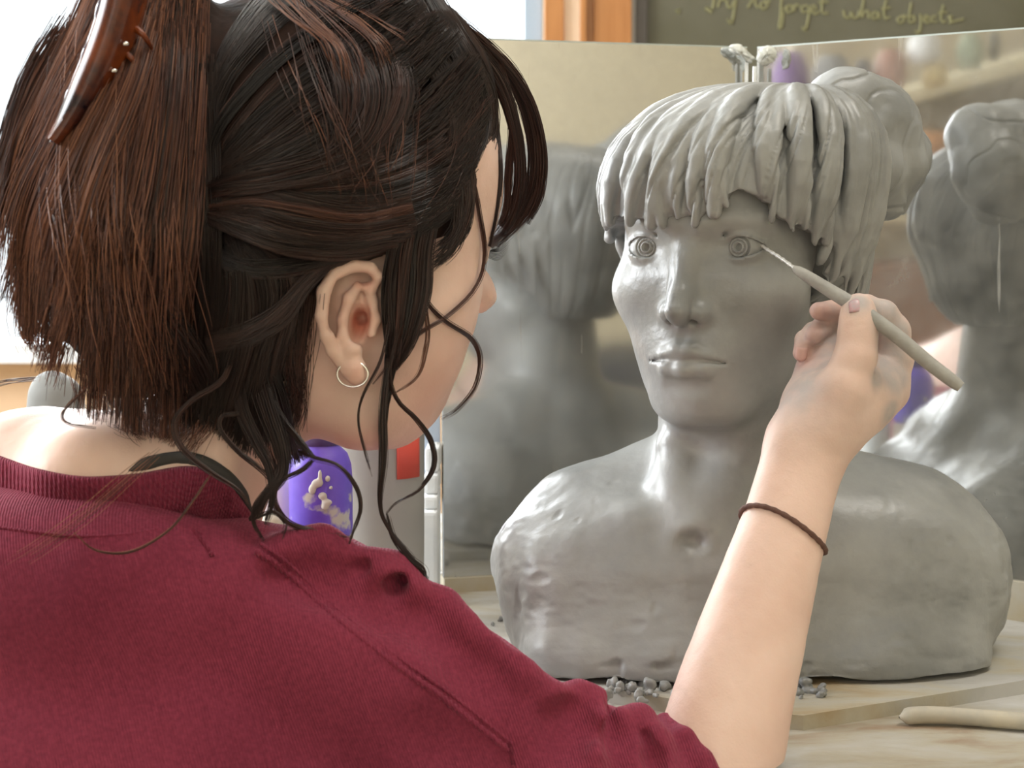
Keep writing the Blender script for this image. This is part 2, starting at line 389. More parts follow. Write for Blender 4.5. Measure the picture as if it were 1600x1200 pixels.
table_mat(m_table, [(0.30, 0.21, 0.14), (0.42, 0.38, 0.30), (0.47, 0.455, 0.42), (0.54, 0.53, 0.51)])
table = thing('work_table', 'clay-smeared pale wooden work table under the bust', 'table', (0.1, 0.95, 0))
bx('table_top', (-0.75, 0.62, TZ - 0.035), (1.4, 1.62, TZ), m_table, table, 0.003)
m_leg = mat('table_leg_wood', (0.35, 0.26, 0.16), 0.6)
for x in (-.7, 1.25):
    for y in (0.7, 1.5): bx('leg', (x, y, 0), (x + 0.06, y + 0.06, TZ - 0.035), m_leg, table, 0.002)
# sculpting board below the bust, its edge showing at the lower right
m_bd = bpy.data.materials.new('modelling_board'); m_bd.use_nodes = True
table_mat(m_bd, [(0.38, 0.29, 0.17), (0.44, 0.40, 0.31), (0.43, 0.42, 0.39), (0.49, 0.48, 0.46)])
def ground(px, py, z):
    a = (px - 800) / FPX; b = (600 - py) / FPX
    dy = cp + b * sp_; dz = b * cp - sp_; t = (z - CAM[2]) / dz
    return np.array((a * t, dy * t, z))
BZ = TZ + 0.009
bpoly = [ground(x, y, BZ) for x, y in ((1175, 1112), (1255, 1118), (1330, 1106), (1450, 1087), (1600, 1063), (1760, 1040))]
bpoly += [np.array((0.43, 0.995, BZ)), np.array((0.170, 1.19, BZ)), np.array((0.0, 1.13, BZ)), np.array((0.02, 0.955, BZ))]
link('modelling_board', prism_me('modelling_board', bpoly, (0, 0, TZ - BZ)), m_bd, label='thin clay-covered board lying under the bust', category='board')

# ------------------------------------------------------------------ hinged mirrors behind the bust
A0 = np.array((P(690, 0, 1.240)[0], 1.240)); H0 = np.array((P(1176, 0, 1.300)[0], 1.300))
ra = math.radians(-40); RD = np.array((math.cos(ra), math.sin(ra)))
def mirror_mat(name, dust, rough):
    m = bpy.data.materials.new(name); m.use_nodes = True; nt = m.node_tree; N = nt.nodes; L = nt.links
    b = N['Principled BSDF']; b.inputs['Base Color'].default_value = (0.50, 0.50, 0.485, 1); b.inputs['Metallic'].default_value = 1; b.inputs['Roughness'].default_value = rough
    d = N.new('ShaderNodeBsdfDiffuse'); d.inputs[0].default_value = (0.50, 0.48, 0.42, 1)
    tc = N.new('ShaderNodeTexCoord'); n = N.new('ShaderNodeTexNoise'); n.inputs['Scale'].default_value = 22; n.inputs['Detail'].default_value = 7; n.inputs['Roughness'].default_value = 0.62
    L.new(tc.outputs['Object'], n.inputs['Vector'])
    mr = N.new('ShaderNodeMapRange'); mr.inputs['From Min'].default_value = 0.35; mr.inputs['From Max'].default_value = 0.75
    mr.inputs['To Min'].default_value = dust * 0.5; mr.inputs['To Max'].default_value = dust * 1.9; L.new(n.outputs['Fac'], mr.inputs[0])
    # clay scratches
    mp = N.new('ShaderNodeMapping'); mp.inputs['Rotation'].default_value = (0.3, 0.5, 0.2); mp.inputs['Scale'].default_value = (60, 60, 5); L.new(tc.outputs['Object'], mp.inputs[0])
    n2 = N.new('ShaderNodeTexNoise'); n2.inputs['Scale'].default_value = 1.6; n2.inputs['Detail'].default_value = 3; n2.inputs['Distortion'].default_value = 0.8; L.new(mp.outputs[0], n2.inputs['Vector'])
    m2 = N.new('ShaderNodeMapRange'); m2.inputs['From Min'].default_value = 0.66; m2.inputs['From Max'].default_value = 0.76; m2.inputs['To Max'].default_value = 0.32; L.new(n2.outputs['Fac'], m2.inputs[0])
    ad = N.new('ShaderNodeMath'); ad.operation = 'ADD'; ad.use_clamp = True; L.new(mr.outputs[0], ad.inputs[0]); L.new(m2.outputs[0], ad.inputs[1])
    mx = N.new('ShaderNodeMixShader'); L.new(ad.outputs[0], mx.inputs[0]); L.new(b.outputs[0], mx.inputs[1]); L.new(d.outputs[0], mx.inputs[2])
    L.new(mx.outputs[0], N['Material Output'].inputs[0]); return m
m_mirL = mirror_mat('dusty_mirror_left', 0.12, 0.08); m_mirR = mirror_mat('dusty_mirror_right', 0.16, 0.05)
m_back = mat('mirror_backing', (0.25, 0.22, 0.18), 0.8)
m_edge = mat('glass_edge', (0.45, 0.50, 0.47), 0.2)
def mirror(a, b, z0a, z1a, z0b, z1b, m, label):
    t = thing('mirror', label, 'mirror', (float((a[0] + b[0]) / 2), float((a[1] + b[1]) / 2), z0a))
    d = (b - a) / np.linalg.norm(b - a); n = np.array((-d[1], d[0]));
    if n[1] < 0: n = -n
    q = [(a[0], a[1], z0a), (b[0], b[1], z0b), (b[0], b[1], z1b), (a[0], a[1], z1a)]
    link('glass', prism_me('glass', q, (n[0] * 0.004, n[1] * 0.004, 0)), m, t)
    q2 = [np.array(p) + np.array((n[0] * 0.0042, n[1] * 0.0042, 0)) for p in q]
    link('backing', prism_me('backing', q2, (n[0] * 0.004, n[1] * 0.004, 0)), m_back, t)
    e = 0.0012
    q3 = [(q[3][0], q[3][1], q[3][2]), (q[2][0], q[2][1], q[2][2]), (q[2][0], q[2][1], q[2][2] + e), (q[3][0], q[3][1], q[3][2] + e)]
    link('polished_edge', prism_me('polished_edge', q3, (n[0] * 0.004, n[1] * 0.004, 0)), m_edge, t)
    return t
zt_l = P(690, 60, 1.240)[2]; zt_h = P(1150, 75, 1.300)[2]
mirror(A0, H0 - np.array((0.004, 0)), TZ + 0.012, zt_l, TZ + 0.012, zt_h, m_mirL, 'left hinged dusty mirror behind the bust, reflecting its back')
RE = H0 + RD * 0.36
tt = np.linalg.norm(H0 + RD * 0.2216 - H0); 
# top edge of the right mirror passes pixel (1600,45)
Yr = (H0 + RD * 0.234)[1]; z16 = P(1600, 45, Yr)[2]; ztr = zt_h - 0.0005; slope = (z16 - ztr) / 0.234
mirror(H0 + RD * 0.005, RE, TZ + 0.030, ztr, TZ + 0.030 , ztr + slope * 0.36, m_mirR, 'right hinged scratched mirror beside the bun of the bust')
m_strip = mat('clay_dusted_batten', (0.46, 0.38, 0.24), 0.7, var=(0.52, 0.49, 0.42), vscale=20)
def batten(a, b, z0, z1, label, nm='batten', off=0.004):
    d = (b - a) / np.linalg.norm(b - a); n = np.array((-d[1], d[0])); n = n if n[1] < 0 else -n
    p = [(a[0] + n[0] * off, a[1] + n[1] * off, z0), (b[0] + n[0] * off, b[1] + n[1] * off, z0), (b[0] - n[0] * 0.016, b[1] - n[1] * 0.016, z0), (a[0] - n[0] * 0.016, a[1] - n[1] * 0.016, z0)]
    return link(nm, prism_me(nm, p, (0, 0, z1 - z0)), m_strip, label=label, category='wood strip')
batten(A0, H0 - np.array((0.02, 0.0)), TZ, TZ + 0.012, 'low clay-dusted wooden batten under the left mirror')
batten(H0 + RD * 0.03, RE, TZ + 0.0, TZ + 0.030, 'taller clay-dusted wooden batten under the right mirror')
# crumpled tape at the hinge
m_tape = mat('torn_white_tape', (0.74, 0.75, 0.70), 0.35, var=(0.55, 0.57, 0.52), vscale=60, bump=0.002, bscale=200)
def tape(pts, Y, label, seed):
    rng = np.random.default_rng(seed); c = np.array(pts, float)
    n = 18; V = []; F = []
    cx = c.mean(0)
    ring = spline(np.vstack([c, c[:1]]), 26)[:-1]; ring += rng.normal(0, 1.0, ring.shape)
    lev = [1.0, 0.8, 0.45, 0.1]
    for k, s_ in enumerate(lev):
        q = cx + (ring - cx) * s_
        V.append(P(q[:, 0], q[:, 1], Y - 0.0012 * k + rng.normal(0, 0.0007, len(q))))
    V = np.concatenate(V); m_ = len(ring)
    for k in range(3):
        for i in range(m_): F.append((k * m_ + i, k * m_ + (i + 1) % m_, (k + 1) * m_ + (i + 1) % m_, (k + 1) * m_ + i))
    me = fast_mesh('tape', V, np.array(F)); o = link('tape', me, m_tape, label=label, category='tape')
    sm = o.modifiers.new('s', 'SOLIDIFY'); sm.thickness = 0.0012
tape([(1138, 73), (1155, 70), (1168, 82), (1178, 92), (1172, 98), (1160, 88), (1142, 79)], 1.287, 'torn white tape on the top corner of the left mirror', 1)
tape([(1184, 88), (1190, 76), (1204, 74), (1212, 82), (1210, 94), (1198, 101), (1187, 98)], 1.274, 'round torn white tape on the top corner of the right mirror', 2)
m_clear = mat('clear_hinge_strip', (0.85, 0.88, 0.88), 0.15)
bx('hinge_strip', (P(1165, 0, 1.290)[0], 1.288, TZ + 0.02), (P(1170, 0, 1.290)[0], 1.291, P(0, 96, 1.290)[2]), m_clear, None, 0, label='left white hinge strip between the two mirrors', category='hinge')
bx('hinge_strip', (P(1178, 0, 1.285)[0], 1.283, TZ + 0.02), (P(1183, 0, 1.285)[0], 1.286, P(0, 104, 1.285)[2]), m_clear, None, 0, label='right white hinge strip between the two mirrors', category='hinge')
# ------------------------------------------------------------------ a face shared by the bust and (in other proportions) the woman
def mk_frame(o, yaw, pitch=0, roll=0, sc=0.01):
    """yaw: world angle of the facing direction from +X; columns: x = the head's lateral axis towards its right-hand image side, y = forward, z = up"""
    f = np.array((math.cos(yaw), math.sin(yaw), 0)); z = np.array((0, 0, 1.0)); x = np.cross(f, z)
    # pitch>0 tucks the chin (forward axis drops), roll>0 tips the top towards +x
    f2 = f * math.cos(pitch) - z * math.sin(pitch); z2 = z * math.cos(pitch) + f * math.sin(pitch)
    x2 = x * math.cos(roll) - z2 * math.sin(roll); z3 = z2 * math.cos(roll) + x * math.sin(roll)
    return Frame(o, np.stack([x2, f2, z3], 1), sc)
def face(s, F, top=9.6, woman=False):
    c = F.sc
    def E(p, r, k=0, op='u', both=False):
        for sg in ((1, -1) if both else (1,)):
            s.ell(F.w((p[0] * sg, p[1], p[2])), np.array(r) * c, k * c, op, F.R)
    def K(a, b, ra, rb, k=0, op='u', both=False):
        for sg in ((1, -1) if both else (1,)):
            s.cap(F.w((a[0] * sg, a[1], a[2])), F.w((b[0] * sg, b[1], b[2])), ra * c, rb * c, k * c, op)
    zr = top / 2 + 1.6
    E((0, -1.2, top - zr), (7.3, 9.2, zr))
    E((0, 3.6, -2.4), (6.2, 4.9, 7.2), 2.0)
    E((0, 3.3, -6.6), (4.7, 5.0, 4.0), 1.6)
    E((0, 6.3, -9.7), (1.9, 1.7, 1.35), 1.8)
    K((4.6, -0.2, -6.0), (2.0, 5.6, -9.6), 1.0, 1.0, 2.4, both=True)
    E((4.1, 5.2, -2.7), (2.0, 1.9, 1.7), 1.6, both=True)
    K((0.9, 7.75, 1.5), (4.2, 6.4, 1.7), 0.75, 0.6, 1.2, both=True)
    E((3.1, 9.4, 0.1), (1.9, 1.75, 1.25), 1.1, 's', both=True)
    E((0, 5.7, -6.9), (2.9, 2.7, 2.6), 1.4)
    # nose
    s.chain([F.w((0, 7.3, 1.2)), F.w((0, 8.3, -0.8)), F.w((0, 9.35, -2.9)), F.w((0, 9.75, -3.75))], np.array([.70, .46, .55, .78]) * c, 0.6 * c)
    K((0, 7.7, -0.6), (0, 7.9, -3.4), 0.7, 1.15, 1.2)
    K((1.05, 8.6, -3.9), (1.25, 8.0, -3.95), 0.62, 0.55, 0.45, both=True)
    K((0, 9.6, -4.3), (0, 8.7, -4.6), 0.32, 0.35, 0.4)
    K((0.62, 9.25, -4.75), (0.72, 8.7, -4.35), 0.24, 0.26, 0.15, 's', both=True)
    # mouth
    K((0, 9.0, -5.0), (0, 9.1, -5.9), 0.18, 0.25, 0.5, 's')
    s.chain([F.w((-2.55, 7.35, -6.95)), F.w((-1.3, 8.35, -6.55)), F.w((-.45, 8.72, -6.22)), F.w((0, 8.72, -6.32)), F.w((.45, 8.72, -6.22)), F.w((1.3, 8.35, -6.55)), F.w((2.55, 7.35, -6.95))], np.array([.10, .28, .34, .32, .34, .28, .10]) * c, 0.5 * c)
    s.chain([F.w((-2.4, 7.4, -7.1)), F.w((-1.2, 8.25, -7.4)), F.w((0, 8.5, -7.45)), F.w((1.2, 8.25, -7.4)), F.w((2.4, 7.4, -7.1))], np.array([.12, .46, .52, .46, .12]) * c, 0.5 * c)
    s.chain([F.w((-2.65, 7.6, -7.05)), F.w((-1.3, 8.75, -6.82)), F.w((-.5, 9.15, -6.78)), F.w((0, 9.25, -6.9)), F.w((.5, 9.15, -6.78)), F.w((1.3, 8.75, -6.82)), F.w((2.65, 7.6, -7.05))], np.array([.07, .10, .10, .11, .10, .10, .07]) * c, 0.22 * c, op='s')
    K((-1.1, 8.7, -8.55), (1.1, 8.7, -8.55), 0.35, 0.35, 0.7, 's')
    if not woman:
        # eyeballs and lids: a shell opened by an almond
        for sg in (1, -1):
            ec = F.w((3.05 * sg, 6.2, 0.0))
            s.ell(ec, np.array((1.22, 1.22, 1.22)) * c, 0, 'u', F.R)
            def lids(Q, D, ec=ec, sg=sg):
                q = ((Q - ec) @ F.R) / c
                r = np.sqrt((q * q).sum(-1)) - 1.72
                x = q[..., 0] * sg
                sk = x * 0.05
                h = np.where(q[..., 2] - sk > 0, 0.72, 0.56) * (1 - (np.clip(np.abs(x) / 1.62, 0, 1)) ** 2.2)
                alm = np.abs(q[..., 2] - sk) - h
                alm = np.where(q[..., 1] < 0, 1.0, alm)
                sh = np.maximum(r, -alm * 0.7)
                return smin(D, sh * c, 0.18 * c)
            s.fn(lids)
            # upper lid fold
            pts = [F.w((3.05 * sg + t, 6.2 + math.sqrt(max(1.92 ** 2 - t * t - 1.0, 0)), 1.05 - 0.22 * t * t)) for t in (-1.5, -.8, 0, .8, 1.5)]
            s.chain(pts, [0.07 * c] * 5, 0.2 * c, op='s')
    return s

# ------------------------------------------------------------------ the clay bust
OB = P(1148, 385, 1.02)
HF = mk_frame(OB, math.radians(-90 - 29), pitch=0.02, roll=0.0); HF.R[:, 0] *= -1      # faces the camera, turned towards picture left; x = picture right
bust = Sdf()
face(bust, HF)
c_ = 0.01
# neck
bust.cap(HF.w((0.2, -0.2, -6.5)), P(1150, 800, 1.035), 0.052, 0.054, 0.02)
# torso
def torso(Q, D):
    c0 = P(1168, 985, 1.055); q = np.abs(Q - c0)
    tz = np.clip((Q[..., 2] - TZ) / 0.17, 0, 1)
    hx = 0.149; hy = 0.093 - 0.022 * tz; hz = 0.090; r = 0.055
    a = np.stack([q[..., 0] - hx + r, q[..., 1] - hy + r, q[..., 2] - hz + r], -1)
    d = np.sqrt((np.maximum(a, 0) ** 2).sum(-1)) + np.minimum(a.max(-1), 0) - r
    return smin(D, d, 0.055)
bust.fn(torso)
bust.chain([P(1120, 770, 1.06), P(1010, 772, 1.055), P(910, 815, 1.045), P(845, 868, 1.04)], [0.030, 0.026, 0.030, 0.028], 0.03)
bust.chain([P(1190, 770, 1.06), P(1310, 788, 1.05), P(1420, 822, 1.04), P(1480, 880, 1.035)], [0.034, 0.028, 0.030, 0.030], 0.03)
bust.ell(P(835, 900, 1.04), (0.022, 0.04, 0.035), 0.02)
bust.ell(P(880, 985, 1.02), (0.035, 0.045, 0.035), 0.02)
bust.ell(P(1492, 925, 1.04), (0.028, 0.05, 0.040), 0.02)
bust.ell(P(1440, 1000, 1.02), (0.030, 0.04, 0.045), 0.02)
bust.ell(P(1100, 930, 0.985), (0.11, 0.030, 0.055), 0.03)
bust.ell(P(1330, 920, 0.99), (0.08, 0.030, 0.06), 0.03)
bust.ell(P(1075, 875, 1.020), (.105, .045, .045), .04)
bust.ell(P(1330, 860, 1.030), (.085, .045, .045), .04)
# throat: the two tendons to the collar notch, collar bones
bust.chain([P(1052, 700, 1.0), P(1062, 760, 0.99), P(1077, 825, 0.970)], [0.010, 0.011, 0.009], 0.018)
bust.chain([P(1170, 700, 0.995), P(1130, 770, 0.985), P(1095, 825, 0.975)], [0.012, 0.011, 0.009], 0.02)
bust.ell(P(1080, 846, 0.958), (0.006, 0.005, 0.004), 0.010, 's')
bust.chain([P(1060, 842, 0.980), P(990, 825, 0.985), P(920, 815, 1.01)], [0.009, 0.008, 0.008], 0.02)
bust.ell(P(1070, 1035, .972), (.100, .040, .034), .025)
bust.ell(P(1330, 1030, .980), (.085, .036, .032), .025)
nR = np.array((RD[1], -RD[0])); nR = nR if nR[1] < 0 else -nR
def flat_base(Q, D):
    D = np.maximum(D, (TZ + 0.012) - Q[..., 2])
    return -smin(-D, ((Q[..., :2] - H0) @ nR) - .018, .01)   # kept clear of the right mirror
bust.fn(flat_base)
hemz = OB[2] - 0.12
def bust_disp(V):
    d = np.clip((hemz - V[:, 2]) / 0.08, 0, 1)                       # rougher towards the base and the shoulders
    e = np.clip((np.abs(V[:, 0] - 0.165) - 0.06) / 0.09, 0, 1)
    w = d * (0.25 + 0.75 * np.maximum(e, np.clip((0.83 - V[:, 2]) / 0.06, 0, 1)))
    r = 0.0034 * w * noise(V, 24, 1) + 0.0011 * w * noise(V, 62, 2) + 0.0004 * w * noise(V * np.array((1, 1, 2.2)), 130, 3)
    r += 0.0013 * w * noise(V * np.array((1, 1, 0.35)) + 0.012 * noise(V, 30, 9)[:, None], 60, 5) + 0.0012 * w * np.abs(noise(V * np.array((.5, 1, 1.3)), 48, 6))
    dim = np.clip(noise(V, 85, 10) - .62, 0, 1); r -= 0.006 * w * dim
    r += 0.0009 * d * noise(V * np.array((1, 1, 0.5)), 40, 7)
    r += 0.00022 * noise(V, 75, 8) + 0.00012 * noise(V, 190, 4)
    return r
def clay_mat(name, rough=0.42, wet=True):
    m = bpy.data.materials.new(name); m.use_nodes = True; nt = m.node_tree; N = nt.nodes; L = nt.links; b = N['Principled BSDF']
    tc = N.new('ShaderNodeTexCoord'); n = N.new('ShaderNodeTexNoise'); n.inputs['Scale'].default_value = 11; n.inputs['Detail'].default_value = 6; n.inputs['Roughness'].default_value = 0.6
    L.new(tc.outputs['Object'], n.inputs['Vector'])
    r = N.new('ShaderNodeValToRGB'); e = r.color_ramp.elements
    e[0].position = 0.34; e[0].color = (0.205, 0.212, 0.212, 1); e[1].position = 0.7; e[1].color = (0.33, 0.335, 0.325, 1)
    x = e.new(0.5); x.color = (0.27, 0.276, 0.272, 1)
    L.new(n.outputs['Fac'], r.inputs[0]); L.new(r.outputs[0], b.inputs['Base Color'])
    mr = N.new('ShaderNodeMapRange'); mr.inputs['From Min'].default_value = 0.35; mr.inputs['From Max'].default_value = 0.65
    mr.inputs['To Min'].default_value = rough - 0.04; mr.inputs['To Max'].default_value = rough + 0.07; L.new(n.outputs['Fac'], mr.inputs[0]); L.new(mr.outputs[0], b.inputs['Roughness'])
    b.inputs['Specular IOR Level'].default_value = 0.65
    n2 = N.new('ShaderNodeTexNoise'); n2.inputs['Scale'].default_value = 260; n2.inputs['Detail'].default_value = 4; L.new(tc.outputs['Object'], n2.inputs['Vector'])
    bp = N.new('ShaderNodeBump'); bp.inputs['Distance'].default_value = 0.00025; L.new(n2.outputs['Fac'], bp.inputs['Height']); L.new(bp.outputs[0], b.inputs['Normal'])
    return m
m_clay = clay_mat('wet_grey_clay', .36)
bt = thing('clay_bust', 'grey wet clay portrait bust with fringe and side bun', 'sculpture', (float(OB[0]), 1.05, TZ))
lo = (P(770, 0, 1.05)[0] - 0.01, 0.90, TZ - 0.004); hi = (P(1580, 0, 1.05)[0] + 0.01, 1.18, HF.w((0, 0, 9.9))[2] + 0.01)
link('figure', sdf_mesh('figure', bust, lo, hi, 0.0013, bust_disp), m_clay, bt)

# eyes: iris rings cut into the clay eyeball
def eye_mesh(ec, gaze, r=0.0131):
    n1, n2 = 60, 96; V = []
    t = np.linspace(0, 0.95, n1) ; a = np.arange(n2) / n2 * 2 * np.pi
    T, A = np.meshgrid(t, a, indexing='ij')
    rho = T * r
    h = np.zeros_like(T)
    g = lambda c, w, d: -d * np.exp(-((rho - c) / w) ** 2)
    h += g(0.0068, 0.00055, 0.0016) + g(0.0044, 0.00045, 0.0011) + np.where(rho < 0.0025, -0.0045, 0) + g(0.0028, 0.0003, -0.0002)
    h += 0.00008 * np.sin(A * 17) * (rho > 0.0032) * (rho < 0.0068)
    rr = r + h
    y = np.sin(T) * 0
    ang = np.arcsin(np.clip(rho / r, 0, 1))
    z = gaze / np.linalg.norm(gaze); x = np.cross(z, (0, 0, 1)); x /= np.linalg.norm(x); yy = np.cross(x, z)
    V = ec + rr[..., None] * (np.cos(ang)[..., None] * z + np.sin(ang)[..., None] * (np.cos(A)[..., None] * x + np.sin(A)[..., None] * yy))
    i = np.arange(n1 - 1)[:, None] * n2; j = np.arange(n2)[None]; j2 = (j + 1) % n2
    F = np.stack([i + j, i + j2, i + n2 + j2, i + n2 + j], -1).reshape(-1, 4)
    return fast_mesh('eye', V.reshape(-1, 3), F)
gz = HF.R[:, 0] * 0.04 + HF.R[:, 1] + HF.R[:, 2] * 0.06
for sg in (1, -1): link('eye', eye_mesh(HF.w((3.05 * sg, 6.2, 0.0)), gz, 0.0153), m_clay, bt)

# hair: thick clay locks laid over a cap
cc = np.array((0, -1.5, 2.9)); cr = np.array((8.3, 10.5, 7.3))
def on_cap(phi, th, lift=0.0):
    d = np.array((math.sin(phi) * math.cos(th), math.cos(phi) * math.cos(th), math.sin(th)))
    k = (np.abs(d / cr) ** 2.6).sum() ** (-1 / 2.6); return cc + d * (k + lift)
hair = Sdf()
def cap_shape(Q, cr_=cr - 0.26):
    q = HF.l(Q) - cc; k0 = (np.abs(q / cr_) ** 2.6).sum(-1) ** (1 / 2.6) + 1e-9
    return (k0 - 1) / k0 * np.sqrt((q * q).sum(-1)) * c_ * .9
hair._add('u', 0, HF.w(cc), .115, cap_shape)
hair.ell(HF.w((0, -4.2, -1.5)), np.array((6.6, 6.2, 6.6)) * c_, .01, 'u', HF.R)
def cut_face(Q, D):
    q = HF.l(Q); phi = np.arctan2(q[..., 0], q[..., 1] + 1.5)
    hem = hem_z(phi) - 0.30
    # only in front of the ears
    k = np.where(np.abs(phi) < 1.9, (hem - q[..., 2]), (-7.0 - q[..., 2]))
    return np.maximum(D, k * c_ * 0.8)
def hem_z(phi):
    deg = np.degrees(phi)
    return np.interp(deg, [-180, -110, -85, -70, -50, -30, -8, 5, 13, 19, 25, 33, 44, 56, 66, 76, 86, 98, 110, 180],
                          [-6, -4.5, -3.4, 0.6, 2.0, 2.2, 2.1, 2.2, 2.9, 3.9, 3.5, 2.2, 1.4, .8, -.5, -1.9, -3.6, -5.0, -6.2, -6])
hair.fn(cut_face)
rng = np.random.default_rng(5)
phis = list(np.radians(np.concatenate([np.arange(-92, 88, 4.6), ])))
for i, ph in enumerate(phis):
    ph = ph + rng.normal(0, 0.02); deg = math.degrees(ph)
    ze = float(hem_z(np.array(ph))) + rng.normal(0, 0.12) - .1
    the = math.asin(np.clip((ze - cc[2]) / 7.6, -1, 1)) if ze > -4 else -1.1
    pts, rs = [], []
    n = 14
    bend = rng.normal(0, 0.07); w0 = 0.34 + 0.30 * rng.random() ** 1.5
    # crown parting: locks spring from a short line along the top
    for j in range(n):
        u = j / (n - 1)
        th = math.radians(86) * (1 - u) + the * u
        f = ph + bend * math.sin(u * 3.1) + 0.16 * (1 - u) * math.copysign(1, ph + 0.2) * 0 + 0.10 * u * u * math.sin(i * 2.3)
        p = on_cap(f, th, -0.20 + 0.16 * math.sin(u * 2.6) + .03 * math.sin(u * 9 + i))
        p[0] += 4.0 * (1 - u) ** 1.7                                 # crown lies towards the bun side
        pts.append(p); rs.append(w0 * (0.45 + 0.75 * math.sin(min(1, u * 1.35) * 1.5708)) * (1.0 if u < 0.85 else 1.0 - 0.45 * (u - 0.85) / 0.15))
    pts = np.array(pts)
    hair.tube(HF.w(pts[::1]), np.array(rs[::1]) * c_, 0.0022)
# thinner wavy locks hanging beside the face
locks = []
for k in range(11):
    t = k / 10; a = 62 + 62 * t
    x_ = 8.15 * math.sin(math.radians(a)); y_ = 9.2 * math.cos(math.radians(a)) - 1.3
    ez = [-1.0, -2.2, -1.9, -3.6, -3.0, -4.6, -4.2, -5.4, -5.0, -6.0, -6.4][k]
    locks.append((.36 + .12 * ((k * 7) % 3) / 2, [(x_ * .93, y_ * .95, 6.0), (x_ * 1.01, y_, 3.4), (x_ * 1.02 - .1 * (k % 2), y_ + .35 * math.sin(k), .8), (x_ * .98, y_ + .4 * math.cos(k * 2), -1.6 if ez < -2 else ez * .6), (x_ * .93, y_ + .3 * math.sin(k * 3), ez)]))
for k in range(5):
    t = k / 4; a = -(68 + 40 * t); x_ = 8.0 * math.sin(math.radians(a)); y_ = 9.2 * math.cos(math.radians(a)) - 1.3
    ez = [-.6, -2.4, -3.6, -4.4, -5.0][k]
    locks.append((.36, [(x_ * .97, y_, 5.0), (x_ * 1.0, y_, 2.4), (x_ * .98, y_ + .2 * math.sin(k), 0), (x_ * .92, y_, ez)]))
for r, pts in locks:
    q = spline(pts, 14); u = np.linspace(0, 1, 14)
    hair.tube(HF.w(q), (r * (0.8 + 0.35 * np.sin(u * 3.1)) * (1 - 0.4 * u ** 4)) * c_, 0.0020)
def hair_disp(V):
    q = HF.l(V); up = np.clip((q[:, 2] + 1) / 11, 0, 1)
    ph = np.arctan2(q[:, 0] - 4.0 * up ** 1.7, q[:, 1] + 1.5)
    w = np.clip((9.6 - q[:, 2]) / 2.5, 0.15, 1)
    s_ = np.stack([ph * 7.0 + .25 * noise(q, .25, 15), q[:, 2] * .10, q[:, 2] * 0], -1)
    g1 = np.abs(noise(s_, 1.0, 13)); g2 = np.abs(noise(s_ * np.array((2.3, 1.5, 1)), 1.0, 14))
    return w * (-.0022 * np.clip(1 - g1 / .16, 0, 1) - .0011 * np.clip(1 - g2 / .2, 0, 1) + .0009 * g1) + 0.0005 * noise(V, 60, 11) + 0.0002 * noise(V, 160, 12)
m_clay2 = clay_mat('wet_grey_clay_hair', 0.39)
lo = OB + np.array((-0.105, -0.115, -0.085)); hi = OB + np.array((0.115, 0.135, 0.118))
link('hair', sdf_mesh('hair', hair, lo, hi, 0.0011, hair_disp), m_clay2, bt)
# side bun: folded slabs of clay
bun = Sdf()
YB = 1.09
bun.chain([P(1262, 190, 1.06), P(1320, 172, 1.08), P(1366, 200, YB), P(1385, 250, YB)], [0.018, 0.027, 0.030, 0.028], 0.012)
bun.chain([P(1300, 168, 1.10), P(1350, 190, 1.12), P(1388, 250, 1.12), P(1370, 300, 1.11)], [0.020, 0.026, 0.028, 0.022], 0.012)
bun.chain([P(1350, 210, 1.07), P(1362, 262, 1.07), P(1386, 315, 1.08)], [0.021, 0.021, 0.0145], 0.006)
bun.chain([P(1322, 200, 1.075), P(1335, 260, 1.075), P(1350, 300, 1.085)], [0.018, 0.017, 0.012], 0.006)
bun.chain([P(1398, 220, YB), P(1412, 265, 1.10), P(1398, 318, 1.10)], [0.016, 0.014, 0.011], 0.005)
link('bun', sdf_mesh('bun', bun, P(1225, 380, 1.02) - 0.01, np.array((P(1450, 0, 1.13)[0], 1.17, P(0, 120, 1.08)[2])), 0.0012,
     lambda V: 0.0016 * noise(V, 45, 21) + 0.0006 * noise(V, 120, 22) - 0.0016 * np.clip(1 - np.abs(noise(V, 38, 23)) / 0.1, 0, 1)), m_clay2, bt)

# ------------------------------------------------------------------ crumbs and tools on the table
def crumb_me(name, c, r, seed, n=3):
    s = Sdf(); rg = np.random.default_rng(seed)
    for i in range(n): s.ell(np.asarray(c) + rg.normal(0, 0.35, 3) * r, r * (0.5 + 0.5 * rg.random(3)), r * 0.15)
    return sdf_mesh(name, s, np.asarray(c) - 2.3 * r, np.asarray(c) + 2.3 * r, r / 3.2, lambda V: r * 0.22 * noise(V, 1.4 / r, seed))
rng = np.random.default_rng(3)
extra = [(int(x), int(1062 + (x - 880) * .16 + rng.normal(0, 8)), int(rng.integers(5, 13))) for x in rng.uniform(880, 1062, 22)] + [(int(x), int(1084 + rng.normal(0, 5)), int(rng.integers(4, 9))) for x in rng.uniform(1240, 1300, 7)]
crumbs = [(1008, 1062, 14), (1040, 1072, 11), (1022, 1045, 10), (985, 1060, 9), (945, 1050, 9), (1055, 1058, 12), (1262, 1072, 13), (1285, 1076, 9), (1248, 1080, 8), (870, 1030, 7), (900, 1042, 6), (925, 1058, 6),
          (965, 1076, 6), (1583, 1038, 6), (1527, 1048, 4), (812, 1003, 7), (830, 1018, 6), (795, 985, 5), (780, 968, 5), (1500, 1056, 7), (1000, 1080, 6), (770, 975, 4), (1540, 1062, 4), (905, 1056, 4)]
